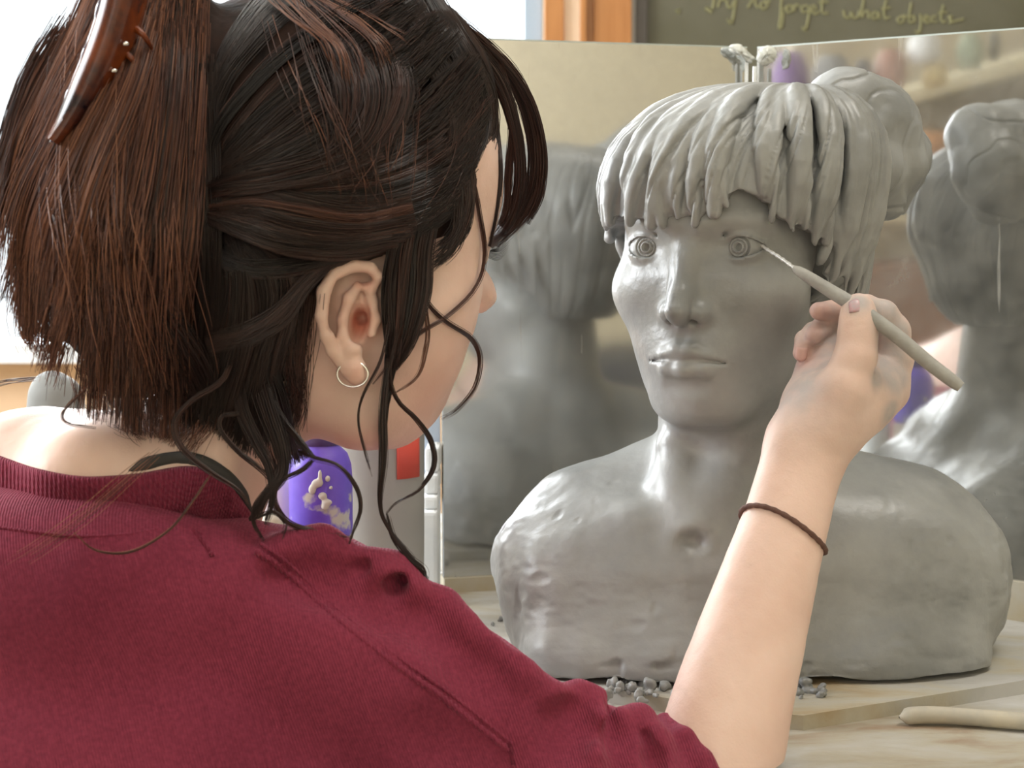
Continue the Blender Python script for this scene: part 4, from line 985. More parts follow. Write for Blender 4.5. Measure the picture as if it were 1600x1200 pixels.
# underlay all over the crown: short hair following the sweep
L1.add([[(620, -30), (520, 20), (420, 90), (350, 180), (318, 262)], [(690, 20), (590, 110), (490, 180), (400, 240), (325, 280)], [(750, 80), (660, 180), (560, 240), (450, 275), (322, 300)], [(770, 170), (700, 260), (590, 300), (460, 305), (325, 312)], [(745, 250), (680, 320), (580, 350), (450, 345), (328, 325)], [(700, 330), (630, 372), (540, 392), (440, 380), (332, 338)]], [16, 14, 14, 12, 8], 2600, 70, (.05, .34), lift=(0, .010), trim_=(.25, .10), wave=7)
L1.add([[(560, -40), (470, 0), (400, 60), (350, 130), (320, 230)], [(430, -40), (390, 10), (360, 60), (335, 120), (315, 210)]], [16, 14, 12, 10, 8], 500, 22, (.03, .25), lift=(0, .008), wave=6)
L1.add([[(600, -30), (640, 60), (690, 150), (700, 230), (660, 330)], [(680, -10), (730, 70), (765, 140), (760, 230), (690, 360)]], [14, 14, 14, 12, 10], 700, 28, (.05, .30), lift=(.001, .010), wave=8)
L1.add([[(470, -30), (500, 50), (540, 130), (530, 210), (470, 275)], [(600, -30), (620, 60), (640, 140), (600, 220), (500, 285)]], [20, 16, 16, 14, 10], 600, 26, (.10, .45), lift=(.004, .013), wave=9)
# glossy twist bundle that meets the clip
L1.add([[(640, 300), (560, 318), (470, 300), (390, 290), (318, 322)], [(650, 345), (560, 362), (460, 352), (390, 335), (322, 330)], [(620, 385), (540, 398), (450, 392), (380, 368), (322, 340)]], [14, 14, 12, 10, 5], 900, 26, (.22, .50), lift=(.006, .015), wave=5)
L1.add([[(560, 200), (500, 240), (430, 262), (370, 272), (316, 292)], [(600, 240), (520, 272), (440, 288), (370, 296), (318, 305)]], [14, 12, 10, 8, 5], 380, 14, (.15, .45), lift=(.008, .016), wave=6)
L1.build('hair_crown')
# behind and below the ear, down the nape
L2 = Lock()
L2.add([[(330, 330), (352, 400), (352, 480), (335, 560), (318, 660)], [(350, 350), (400, 420), (412, 500), (395, 590), (365, 700)], [(400, 380), (462, 430), (455, 500), (428, 590), (412, 720)]], [16, 16, 14, 13, 12], 1100, 34, (.02, .24), lift=(.001, .010), wave=8, base=hs, trim_=(.1, .28))
L2.add([[(540, 395), (490, 425), (440, 470), (380, 510), (318, 530)], [(505, 412), (470, 450), (440, 500), (390, 530), (325, 548)]], [9, 12, 12, 12, 8], 420, 14, (.18, .40), lift=(.005, .012), wave=5, base=hs)
L2.add([[(600, 385), (540, 400), (480, 415), (400, 420), (330, 390)], [(560, 400), (500, 408), (440, 420), (380, 420), (325, 405)]], [10, 10, 10, 10, 8], 420, 14, (.05, .25), lift=(.003, .010), wave=4)
L2.add([[(395, 540), (415, 600), (428, 650), (440, 700), (432, 745)], [(420, 540), (440, 600), (455, 650), (470, 690), (488, 712)]], [10, 10, 9, 7, 5], 150, 12, (.02, .2), lift=(.004, .014), wave=6, base=hs, trim_=(.2, .1))
L2.build('hair_nape')
# loose fall from the clip
L3 = Lock()
L3.add([[(200, -30), (150, 60), (80, 180), (25, 300), (8, 420)], [(240, -30), (190, 100), (120, 240), (70, 400), (55, 545)], [(260, -30), (225, 140), (175, 300), (130, 450), (85, 610)]], [26, 22, 22, 20, 20], 900, 34, (.42, 1.0), lift=(.002, .024), wave=12, trim_=(.1, .35))
L3.add([[(250, -30), (225, 130), (180, 300), (150, 450), (125, 650)], [(280, -30), (270, 150), (245, 320), (215, 470), (205, 680)], [(310, 0), (305, 160), (300, 330), (290, 480), (285, 690)]], [26, 24, 24, 22, 22], 1300, 44, (.22, .85), lift=(.002, .024), wave=11, trim_=(.1, .3))
L3.add([[(290, 40), (305, 160), (322, 300), (318, 440), (290, 660)], [(330, 120), (330, 230), (328, 350), (330, 480), (310, 680)]], [16, 14, 12, 12, 16], 550, 18, (.08, .40), lift=(0, .012), wave=6)
L3.add([[(120, 200), (110, 300), (130, 420), (190, 540), (250, 640)], [(200, 260), (200, 360), (240, 470), (300, 560), (330, 640)]], [20, 20, 20, 20, 18], 420, 18, (.10, .45), lift=(.006, .020), wave=9)
L3.add([[(140, 220), (90, 300), (50, 380), (30, 440), (10, 480)], [(110, 330), (80, 400), (60, 460), (50, 520), (70, 560)]], [16, 16, 18, 18, 16], 260, 12, (.55, .95), lift=(.0, .015), wave=9)
L3.add([[(90, 40), (50, 130), (15, 220), (-10, 300), (-30, 380)], [(150, 20), (70, 120), (30, 230), (0, 340), (-10, 450)]], [22, 20, 18, 16, 14], 240, 12, (.40, .85), lift=(0, .01), wave=8, trim_=(.2, .4))
L3.add([[(140, -30), (105, 50), (55, 150), (25, 240), (12, 340)], [(180, -30), (140, 60), (85, 170), (50, 280), (40, 400)]], [18, 18, 18, 18, 18], 260, 14, (.4, .95), lift=(0, .015), wave=9, trim_=(.05, .3))
L3.build('hair_fall')
# reddish flyaways across the crown
L4 = Lock()
L4.add([[(395, -10), (430, 20), (480, 55), (505, 90)], [(470, -10), (520, 40), (560, 90), (566, 160)], [(520, -5), (580, 20), (620, 45), (650, 60)]], [8, 7, 6, 5], 36, 7, (.6, .9), lift=(.012, .018), wave=4, n=14)
L4.add([[(430, 0), (470, 120), (520, 240), (560, 330)], [(640, 60), (660, 170), (640, 260), (600, 340)]], 60, 34, 30, (.25, .8), lift=(.006, .02), wave=22, n=18, trim_=(.5, .5), r=.00022)
L4.add([[(120, 40), (110, 260), (140, 440), (160, 620)], [(300, 30), (290, 260), (270, 440), (290, 620)]], 70, 150, 60, (.5, 1.0), lift=(.012, .028), wave=26, n=18, trim_=(.5, .5), r=.00022)
L4.build('hair_flyaway')
# sideburn lock in front of the ear
L5 = Lock()
kw = dict(base=hs, lift=(.003, .012))
L5.add([[(640, 290), (610, 380), (598, 460), (606, 530), (612, 570)], [(690, 300), (672, 390), (668, 460), (645, 530), (618, 580)]], [12, 12, 12, 8, 3], 520, 16, (.05, .40), wave=5, trim_=(.1, .15), **kw)
L5.add([[(604, 540), (602, 600), (598, 650), (599, 720)], [(628, 540), (614, 600), (604, 650), (603, 730)]], [5, 4, 3, 2], 90, 5, (.03, .2), wave=3, trim_=(.2, .2), **kw)
L5.add([[(700, 250), (715, 330), (700, 390), (660, 430)], [(740, 200), (740, 280), (730, 340), (700, 380)]], 12, 140, 8, (.1, .45), wave=7, trim_=(.3, .3), base=hs, lift=(.002, .010), n=16)
L5.build('hair_sideburn')

# free locks with their own depth
def free(guides, Y, width, count, tone, seed, r=.00022, wave=2.0, n=30, name='hair_lock', merge=None, ends=.1):
    count = int(count * (1.7 if merge is not None else 1.25)); rg = np.random.default_rng(seed); G = spline(np.array(guides, float), n); Yg = np.interp(np.linspace(0, 1, n), np.linspace(0, 1, len(Y)), Y)
    u = np.linspace(0, 1, n); d = np.gradient(G, axis=0); d /= np.linalg.norm(d, axis=1, keepdims=True); nr = np.stack([-d[:, 1], d[:, 0]], -1)
    w = np.interp(u, np.linspace(0, 1, len(width)), width); cs, rs, ts = [], [], []
    yt, ht = trace(skin, G[:, 0], G[:, 1], .62, .97, 0, 40); Yg = np.where(ht, np.minimum(Yg, yt - .0035), Yg)
    for _ in range(5): Yg = np.concatenate([Yg[:1], (Yg[:-2] + Yg[1:-1] + Yg[2:]) / 3, Yg[-1:]])
    Yg = np.where(ht, np.minimum(Yg, yt - .002), Yg)
    for k in range(count):
        o_ = rg.normal(0, .42) * w + .55 * wave * np.sin(u * (4 + 3 * rg.random()) + rg.random() * 6) * w / max(w.max(), 1) + rg.normal(0, .6)
        q = G + nr * (o_ * (.72 + .25 * rg.random()))[:, None]; yy = Yg + rg.normal(0, .42) * w / FPX * .8
        e = n - int(rg.random() ** 2 * n * ends); s0 = int(rg.random() * n * .14)
        cs.append(P(q[:, 0], q[:, 1], yy)[s0:e]); rs.append((r * (.8 + .5 * rg.random()) * (1 - .65 * np.clip((u - .6) * 2.5, 0, 1)) * np.clip(.35 + u * 8, 0, 1))[s0:e]); ts.append(np.clip(tone[0] + (tone[1] - tone[0]) * rg.random(), 0, 1))
    if merge is not None: merge.c += cs; merge.r += rs; merge.t += ts
    else: return tubes(name, cs, rs, m_hair, body, sides=3, tone=ts)
# fringe falling past the forehead
B = Lock()
for k, (g_, Yv, w_, c_n, tn) in enumerate([
    ([(660, 0), (740, 60), (800, 120), (832, 200), (836, 280), (815, 335), (772, 382)], [.85, .87, .90, .92, .93, .935, .94], [14, 12, 12, 12, 13, 14, 10], 230, (.15, .55)),
    ([(660, 20), (730, 70), (780, 130), (806, 210), (812, 280), (800, 340), (765, 385)], [.84, .86, .885, .905, .92, .93, .935], [16, 14, 12, 9, 10, 12, 10], 230, (.15, .60)),
    ([(650, 10), (720, 60), (765, 130), (776, 200), (782, 270), (776, 335), (764, 385)], [.84, .855, .875, .885, .905, .92, .93], [18, 14, 8, 4, 3, 3, 3], 46, (.08, .4)),
    ([(640, 20), (700, 70), (745, 140), (752, 200), (730, 260), (700, 320)], [.835, .85, .865, .868, .865, .86], [20, 18, 16, 14, 14, 12], 260, (.05, .35)),
    ([(690, 20), (770, 80), (825, 150), (848, 230), (846, 300), (825, 350)], [.86, .88, .905, .925, .93, .935], [10, 9, 8, 7, 7, 6], 60, (.2, .5)),
    ([(780, 100), (800, 180), (795, 260), (790, 330), (768, 384)], [.88, .90, .915, .925, .935], [6, 6, 6, 7, 8], 60, (.3, .7))]):
    free(g_, Yv, w_, c_n, tn, 100 + k, merge=B, wave=5, ends=.3)
B.build('hair_fringe')
Cc = [
 ([(735, 260), (748, 330), (757, 400), (742, 450), (700, 492), (655, 520), (615, 560), (582, 600)], [.88, .90, .905, .90, .86, .83, .81, .80], [4, 4, 3.5, 3, 3, 4, 4, 3], 26, (.25, .55)),
 ([(650, 380), (655, 440), (672, 478), (700, 505), (735, 528), (750, 560), (742, 605), (715, 640), (690, 655)], [.82, .84, .86, .87, .87, .87, .87], [4, 4, 5, 5, 4, 4, 4], 24, (.25, .5)),
 ([(622, 520), (608, 580), (620, 625), (650, 655), (674, 690), (678, 730), (655, 765), (620, 785), (604, 802)], [.80, .80, .805, .81, .81, .805, .80, .80], [3, 4, 4, 5, 5, 4, 3, 2], 24, (.05, .35)),
 ([(607, 560), (598, 640), (598, 720), (594, 790), (610, 830), (640, 868), (668, 905)], [.80, .795, .79, .79, .79, .785, .785], [6, 8, 8, 3, 3, 6, 5], 60, (.02, .2)),
 ([(604, 802), (615, 840), (640, 872), (662, 890), (664, 908)], [.79, .79, .785, .785, .785], [2, 4, 6, 5, 3], 30, (.02, .15)),
 ([(612, 480), (596, 560), (566, 620), (560, 660), (572, 710), (582, 745)], [.80, .795, .795, .79, .79], [3, 3, 2.5, 2, 1], 10, (.05, .3)),
 ([(650, 400), (668, 500), (664, 550), (650, 590), (610, 620)], [.82, .82, .81, .80], [3, 4, 3, 3], 12, (.3, .6)),
 ([(385, 520), (410, 600), (440, 655), (470, 690), (492, 716)], [.80, .785, .775, .77], [12, 9, 6, 4], 60, (.02, .15)),
 ([(465, 705), (492, 716), (530, 728), (556, 760), (563, 795), (552, 830), (545, 850)], [.775, .77, .77, .77, .77, .77, .77], [3, 3, 2.5, 4, 4, 3, 2], 26, (.02, .2)),
 ([(492, 716), (470, 735), (430, 755), (402, 785), (396, 815), (412, 845)], [.77, .768, .765, .765, .765, .765], [4, 5, 6, 5, 4, 3], 40, (.0, .15)),
 ([(395, 560), (418, 640), (438, 700), (440, 740), (415, 775), (400, 810)], [.79, .775, .77, .765, .765], [20, 18, 13, 10, 7], 160, (.0, .15)),
 ([(365, 560), (378, 640), (400, 690), (420, 730), (425, 780), (415, 820)], [.785, .775, .77, .765, .765], [12, 12, 10, 8, 6], 90, (.0, .2)),
 ([(400, 590), (380, 640), (348, 650), (345, 672), (372, 705), (410, 735), (432, 760)], [.785, .775, .772, .77, .768, .765], [4, 4, 4, 5, 5, 4], 30, (.02, .2)),
 ([(370, 520), (350, 590), (300, 625), (272, 660), (284, 700), (325, 735), (372, 765), (392, 795)], [.78, .77, .765, .762, .76, .76, .76], [6, 6, 4, 4, 4, 3, 2], 34, (.05, .3)),
 ([(420, 700), (432, 740), (428, 780), (450, 815), (500, 832), (550, 840)], [.775, .77, .765, .77, .775, .775], [10, 8, 6, 6, 6, 5], 26, (.1, .4)),
 ([(408, 790), (398, 800), (392, 812), (425, 800), (446, 815), (440, 845)], [.765, .765, .765, .765, .765, .765], [3, 3, 3, 3, 3, 2], 14, (.0, .15)),
 ([(330, 740), (300, 785), (262, 830), (205, 862), (150, 860), (115, 832)], [.752, .742, .735, .722, .715, .71], [3, 3, 4, 3, 2, 1], 12, (.35, .7)),
 ([(250, 700), (200, 740), (130, 800), (60, 850), (10, 880)], [.745, .738, .725, .715, .71], [20, 30, 36, 40, 44], 7, (.5, .9)),
 ([(60, 590), (10, 596), (-30, 608)], [.79, .79, .79], [4, 5, 7], 8, (.2, .6)),
 ([(140, 600), (100, 640), (105, 660), (150, 668)], [.76, .755, .752, .75], [5, 5, 4, 4], 8, (.3, .6)),
]
for k, (g_, Yv, w_, c_n, tn) in enumerate(Cc): free(g_, Yv, w_, c_n, (tn[0] + .06, tn[1] + .25), 200 + k, r=.00017, wave=3.5, ends=.35)
# fine nape fuzz
N_ = Lock()
N_.add([[(120, 570), (140, 610), (170, 640), (220, 660)], [(330, 600), (330, 640), (310, 680), (280, 710)]], 26, 160, 60, (.45, .9), base=hs, lift=(.001, .008), wave=12, n=14, r=.00018)
N_.add([[(440, 560), (450, 600), (460, 640), (450, 680)], [(490, 450), (480, 520), (470, 580), (460, 640)]], 16, 110, 40, (.2, .6), base=hs, lift=(.0005, .004), wave=6, n=14, r=.00016)
N_.build('nape_fuzz')
# eyelashes and the dark of the eye
cs = []
for k in range(13):
    t = k / 12; x0 = 762 + 6 * t; y0_ = 399 - 12 * t + 6 * abs(t - .5)
    a = math.radians(12 - 60 * t); ln = 24 + 8 * math.sin(t * 3)
    cs.append(spline([P(x0, y0_, .925 - .004 * k / 12), P(x0 + ln * .55 * math.cos(a), y0_ + ln * .35 * math.sin(-a) * -1 + 3, .930), P(x0 + ln * math.cos(a), y0_ + ln * math.sin(a) - 4, .935)], 8))
tubes('eyelash', cs, [np.linspace(.00022, .00007, 8)] * 13, mat('lash', (.01, .008, .008), .5), body, sides=4, kind='stuff')
# ------------------------------------------------------------------ hoop earring
HC = P(551, 585, .7935); rad = R_(24.0, .7935); a = np.linspace(-math.pi * .5 - 2.62, -math.pi * .5 + 2.62, 60) 
hoop = np.stack([HC[0] + rad * np.cos(a), HC[1] - .004 * np.cos(a - 1.2) * 0 + a * 0, HC[2] + rad * 1.0 * np.sin(a) * .82 + 0], -1)
m_silver = mat('silver', (.85, .84, .82), .12, metal=1.0)
tubes('hoop_earring', [hoop], [.00062], m_silver, None, sides=10, label='thin silver hoop earring in the right ear of the person', category='earring')
# ------------------------------------------------------------------ hair claw clip (glossy tortoiseshell)
clip = thing('hair_clip', 'glossy tortoiseshell claw clip holding the dark hair up', 'hair clip', tuple(P(150, 100, .72)))
m_tort = mat('tortoiseshell', (.20, .045, .012), .22, spec=.45, var=(.018, .008, .012), vscale=45)
def plate(left, right, Yl, Yr, bulge, nm, th=.0025, n=30, m_=12):
    Lq = spline(left, n); Rq = spline(right, n); V = []
    for i in range(n):
        for j in range(m_):
            t = j / (m_ - 1); q = Lq[i] * (1 - t) + Rq[i] * t
            V.append(P(q[0], q[1], Yl + (Yr - Yl) * t - bulge * math.sin(t * math.pi) ** .8))
    F = [(i * m_ + j, i * m_ + j + 1, (i + 1) * m_ + j + 1, (i + 1) * m_ + j) for i in range(n - 1) for j in range(m_ - 1)]
    o = link(nm, fast_mesh(nm, np.array(V), np.array(F)), m_tort, clip); s_ = o.modifiers.new('s', 'SOLIDIFY'); s_.thickness = th; b_ = o.modifiers.new('b', 'BEVEL'); b_.width = .0008; b_.segments = 2; return o
plate([(172, -40), (158, 20), (140, 75), (118, 130), (98, 180), (80, 220)], [(232, -40), (218, 20), (200, 80), (172, 140), (132, 190), (90, 222)], .735, .750, .012, 'shell')
# scalloped gleaming rim
u = np.linspace(0, 1, 90); rim = spline([(170, -40), (156, 20), (138, 75), (116, 130), (96, 180), (80, 222)], 90)
rim[:, 0] += 3.2 * np.sin(u * 26) * (u < .75); tubes('rim', [P(rim[:, 0], rim[:, 1], .7335)], [.0017 * (1.05 - .6 * u)], mat('gleaming_rim', (.035, .02, .09), .06, spec=1.0, coat=1.0), clip, sides=8)
for (x, y) in ((196, 68), (178, 110)):
    o = link('rivet', lathe_me('rivet', [(0.0001, -.001), (.0016, -.001), (.0018, 0), (.0012, .0009), (.0001, .001)], P(x, y, .7335), 12), m_silver, clip)
for k in range(5):
    t = k / 4; x = 205 - 70 * t; y = 40 + 150 * t
    c_ = spline([P(x, y, .745), P(x + 20, y + 16, .742), P(x + 34, y + 40, .752)], 8); tubes('tooth', [c_], [np.linspace(.0022, .0008, 8)], m_tort, clip, sides=6)
# ------------------------------------------------------------------ brown hair tie on the wrist
cen = P(1223, 829, .859); ax = P(1248, 745, .873) - P(1205, 880, .850); ax /= np.linalg.norm(ax)
e1 = np.cross(ax, (0, 1, 0)); e1 /= np.linalg.norm(e1); e2 = np.cross(ax, e1)
pts = []
for k in range(96):
    a = k / 96 * 2 * math.pi; d = e1 * math.cos(a) + e2 * math.sin(a)
    o_ = cen + ax * (.0035 * math.cos(a + .4) + .0015 * math.sin(2 * a))
    # walk outwards until the skin is left
    r_ = .012
    for _ in range(40):
        v = float(arm.at((o_ + d * r_)[None])[0])
        if v > .0006: break
        r_ += max(-v * .8, .0004)
    pts.append(o_ + d * (r_ + .0003))
pts.append(pts[0]); pts = np.array(pts)
t_ = np.arange(len(pts))
tubes('hair_tie', [pts], [.0015 + .0002 * np.sin(t_ * 1.7)], mat('brown_elastic', (.11, .055, .042), .8, var=(.16, .08, .06), vscale=300, bump=.0005, bscale=900), None, sides=8, label='thin brown elastic hair tie worn round the raised wrist', category='hair tie')
# ------------------------------------------------------------------ needle tool held to the eye of the bust
tool = thing('needle_tool', 'clay-coated grey wooden needle tool held at the eye of the bust', 'tool', tuple(P(1345, 480, .88)))
hd = np.array([P(1241, 419, .905), P(1262, 432, .8985), P(1300, 456, .888), P(1345, 484, .876), P(1400, 524, .868), P(1450, 566, .861), P(1500, 604, .854)])
hq = spline(hd, 40); hr = R_(np.interp(np.linspace(0, 1, 40), [0, .05, .15, .4, .7, .97, 1], [5, 7.5, 9.3, 11.6, 11.4, 10.6, 8.5]), .88)
tubes('handle', [hq], [hr], mat('clay_coated_handle', (.30, .29, .27), .6, var=(.38, .37, .34), vscale=70, bump=.0006, bscale=150), tool, sides=16)
def disc(c, n, r, m, nm, par):
    n = n / np.linalg.norm(n); a = np.cross(n, (0, 0, 1)); a /= np.linalg.norm(a); b = np.cross(n, a)
    poly = [c + r * (math.cos(t) * a + math.sin(t) * b) for t in np.linspace(0, 2 * math.pi, 17)[:-1]]
    return link(nm, prism_me(nm, poly, n * .0006), m, par)
disc(hq[-1], hq[-1] - hq[-2], hr[-1], tool.children[0].data.materials[0] if tool.children else m_stick, 'end_cap', tool)
wq = spline([P(1178, 374, .944), P(1196, 388, .934), P(1218, 402, .920), P(1243, 420, .905)], 24); k_ = np.arange(24)
tubes('needle', [wq], [.0009 + .00025 * np.sin(k_ * 2.3) + .0003 * (k_ / 24)], mat('clay_caked_steel', (.50, .49, .47), .4, metal=.3, var=(.75, .74, .72), vscale=400), tool, sides=8)
# ------------------------------------------------------------------ things under and behind the chin
jar = thing('jar', 'violet paint jar smeared with grey clay beneath the chin of the person', 'jar', tuple(P(500, 850, 1.0)))
jc = P(502, 850, 1.0); jc[2] = TZ; zz = lambda y: P(500, y, 1.0)[2] - 0
m_violet = mat('violet_paint', (.105, .055, .50), .35, var=(.16, .10, .60), vscale=25)
def smear(m, col, lo, hi, sc):
    nt = m.node_tree; N = nt.nodes; L = nt.links; b = N['Principled BSDF']; src = b.inputs['Base Color'].links[0].from_socket
    tc = N.new('ShaderNodeTexCoord'); n = N.new('ShaderNodeTexNoise'); n.inputs['Scale'].default_value = sc; n.inputs['Detail'].default_value = 6; L.new(tc.outputs['Object'], n.inputs['Vector'])
    mr = N.new('ShaderNodeMapRange'); mr.inputs['From Min'].default_value = lo; mr.inputs['From Max'].default_value = hi; L.new(n.outputs['Fac'], mr.inputs[0])
    mx = N.new('ShaderNodeMix'); mx.data_type = 'RGBA'; mx.inputs[7].default_value = (*col, 1); L.new(mr.outputs[0], mx.inputs[0]); L.new(src, mx.inputs[6]); L.new(mx.outputs[2], b.inputs['Base Color'])
smear(m_violet, (.45, .44, .42), .60, .66, 48)
r = R_(50, 1.0)
link('glass_body', lathe_me('glass_body', [(r * .85, zz(840)), (r * .98, zz(832)), (r, zz(820)), (r, zz(745)), (r * .97, zz(725)), (r * .85, zz(708)), (r * .62, zz(697)), (r * .60, zz(690))], (jc[0], jc[1], 0), 48), m_violet, jar)
link('base', lathe_me('base', [(0.0001, TZ), (r * 1.02, TZ), (r * 1.02, zz(842)), (r * .8, zz(836))], (jc[0], jc[1], 0), 48), mat('jar_foot', (.35, .28, .22), .6), jar)
link('lid', lathe_me('lid', [(r * .64, zz(694)), (r * .66, zz(690)), (r * .66, zz(672)), (r * .6, zz(668)), (.0001, zz(667))], (jc[0], jc[1], 0), 48), mat('dark_violet_lid', (.05, .03, .12), .4), jar)
sp2 = Sdf(); f_y = 1.0 - r
for (x, y, rx, ry) in ((500, 755, 9, 7), (492, 765, 6, 8), (508, 775, 7, 6), (515, 785, 8, 5), (512, 792, 6, 5), (504, 743, 3, 9), (521, 762, 3, 3), (516, 748, 4, 5)):
    sp2.ell(P(x - 4, y, f_y), (R_(rx, 1), .0022, R_(ry, 1)), .002)
link('clay_blot', sdf_mesh('clay_blot', sp2, *bb([P(480, 800, f_y), P(535, 730, f_y)], .008), .0008), mat('dry_clay', (.50, .49, .45), .8), jar)
# pale bottle left of the jar
pb = P(436, 850, 1.03); R2 = R_(40, 1.03)
link('white_bottle', lathe_me('white_bottle', [(.0001, TZ), (R2, TZ), (R2 * 1.02, TZ + .02), (R2, P(0, 760, 1.03)[2]), (R2 * .7, P(0, 715, 1.03)[2]), (R2 * .4, P(0, 695, 1.03)[2]), (.0001, P(0, 690, 1.03)[2])], (pb[0], pb[1], 0), 40), mat('white_plastic', (.78, .80, .80), .25), None, label='shiny white plastic bottle just left of the violet jar', category='bottle')
s = Sdf(); px_ell(s, 424, 822, .96, 20, 24, .018); px_ell(s, 436, 838, .97, 22, 14, .016, .004)
link('stone', sdf_mesh('stone', s, *bb([P(424, 822, .96), P(436, 838, .97)], .035), .0016, lambda V: .0015 * noise(V, 60, 3)), mat('pale_speckled_stone', (.50, .46, .36), .7, var=(.62, .60, .52), vscale=150), None, label='pale lump with speckles in front of the white bottle', category='stone')
# large grey tub with a red label
tub = thing('tub', 'large smooth grey plastic tub with a red label behind the violet jar', 'tub', tuple(P(600, 870, 1.12)))
tc_ = P(590, 870, 1.13); TR = R_(74, 1.13)
link('tub_body', lathe_me('tub_body', [(.0001, TZ), (TR * .72, TZ), (TR * .86, TZ + .004), (TR * .95, TZ + .016), (TR * .985, TZ + .034), (TR, TZ + .06), (TR * 1.02, P(0, 655, 1.13)[2]), (TR * 1.06, P(0, 652, 1.13)[2]), (TR * 1.06, P(0, 640, 1.13)[2]), (TR * .96, P(0, 640, 1.13)[2]), (TR * .94, TZ + .05)], (tc_[0], tc_[1], 0), 56), mat('grey_plastic', (.30, .285, .26), .45, var=(.35, .33, .30), vscale=12), tub)
lab = []
al = np.linspace(-.98, -.42, 12)
zA, zB = P(0, 752, 1.09)[2], P(0, 672, 1.09)[2]
ang0 = -math.pi / 2
V = []
for z_ in (zA, zB):
    for t in np.linspace(.50, 1.10, 12): V.append((tc_[0] + (TR * 1.02) * math.sin(t), tc_[1] - TR * 1.02 * math.cos(t), z_))
F = [(i, i + 1, 12 + i + 1, 12 + i) for i in range(11)]
o = link('red_label', fast_mesh('red_label', np.array(V), np.array(F)), mat('red_paper', (.62, .075, .05), .5), tub); s_ = o.modifiers.new('s', 'SOLIDIFY'); s_.thickness = .0012; s_.offset = 1
# papers by the mirror
m_paper = mat('crumpled_white_paper', (.74, .75, .75), .7, var=(.62, .64, .66), vscale=30)
for k, (xa, xb, ya, yb, Yd, lb) in enumerate(((656, 692, 800, 832, 1.19, 'lowest flat white paper stack left of the mirror'), (660, 690, 776, 800, 1.20, 'thin white paper pad on the paper stack by the mirror'), (662, 691, 742, 777, 1.21, 'upper creased white paper bundle beside the left mirror'), (664, 692, 700, 742, 1.22, 'topmost pale paper roll beside the left mirror'))):
    a_ = P(xa, yb, Yd); b_ = P(xb, ya, Yd + .05)
    a_[2] = max(a_[2], TZ)
    if k == 0: a_[2] = TZ
    bx('paper_stack', (a_[0], Yd, a_[2] if k == 0 else prevtop), (min(a_[0] + (xb - xa) / FPX * Yd, -.0585), Yd + .05, P(0, ya, Yd)[2]), m_paper, None, .003, label=lb, category='paper'); prevtop = P(0, ya, Yd)[2]
bx('notice', (P(655, 0, 1.26)[0], 1.26, TZ), (P(688, 0, 1.26)[0] - .0015, 1.262, P(0, 638, 1.26)[2]), mat('pale_blue_card', (.42, .50, .62), .6), None, .0005, label='pale blue card standing behind the papers next to the mirror', category='card')
# knife-like dark tool on the table behind the shoulder
q = np.array([ground(640, 862, TZ + .004), ground(665, 885, TZ + .004), ground(692, 906, TZ + .004)])
tubes('modelling_tool', [spline(q, 12)], [np.linspace(.001, .006, 12)], mat('dark_wood_tool', (.16, .13, .10), .5), None, sides=8, label='dark slender modelling tool lying behind the maroon shoulder', category='tool')
# grey cloth-like shape and timber seen between hair and shoulder at the far left
s = Sdf(); px_chain(s, [(88, 625, 1.25, 44), (84, 720, 1.25, 52), (84, 900, 1.25, 60)], .02); s.fn(lambda Q, D: np.maximum(D, TZ - Q[..., 2]))
link('clay_lump', sdf_mesh('clay_lump', s, (P(10, 0, 1.25)[0], 1.17, TZ - .004), (P(165, 0, 1.25)[0], 1.33, P(0, 550, 1.25)[2]), .003, lambda V: .003 * noise(V, 40, 8)), mat('pale_grey_clay', (.22, .225, .22), .7), None, label='pale grey clay lump standing on the table behind the nape', category='clay lump')
# ------------------------------------------------------------------ what the mirrors look back on: the near side of the room
def reflect(p, a, d):
    n = np.array((-d[1], d[0])); q = np.array(p, float); k = ((q[..., :2] - a) @ n); q[..., :2] -= 2 * k[..., None] * n; return q
dL = (H0 - A0) / np.linalg.norm(H0 - A0)
ML = lambda x, y, Y: reflect(P(x, y, Y), A0, dL)
MR = lambda x, y, Y: reflect(P(x, y, Y), H0, RD)
def mbox(nm, f, x0, x1, y0, y1, Y, depth, m, **pr):
    a = f(x0, y1, Y); b = f(x1, y1, Y); c = f(x1, y0, Y); d = f(x0, y0, Y)
    # upright board: straighten the verticals
    z0 = (a[2] + b[2]) / 2; z1 = (c[2] + d[2]) / 2
    e = f(x0, y1, Y + depth)[:2] - a[:2]
    return link(nm, prism_me(nm, [(a[0], a[1], z0), (b[0], b[1], z0), (b[0], b[1], z1), (a[0], a[1], z1)], (e[0], e[1], 0)), m, None, **pr)
def mslab(nm, f, pts, Y, ext, m, par=None, **pr):
    q = [f(x, y, Y) for x, y in pts]; e = f(0, 0, Y + ext)[:2] - f(0, 0, Y)[:2]
    return link(nm, prism_me(nm, q, (e[0], e[1], 0)), m, par, **pr)
m_tan = mat('tan_plywood', (.50, .42, .29), .7, var=(.44, .37, .26), vscale=4)
m_brn = mat('red_brown_wood', (.26, .13, .08), .6, var=(.20, .10, .06), vscale=6)
m_crm = mat('cream_shelf_edge', (.78, .70, .50), .5)
m_gry = mat('grey_board', (.38, .34, .28), .8, var=(.32, .29, .25), vscale=6)
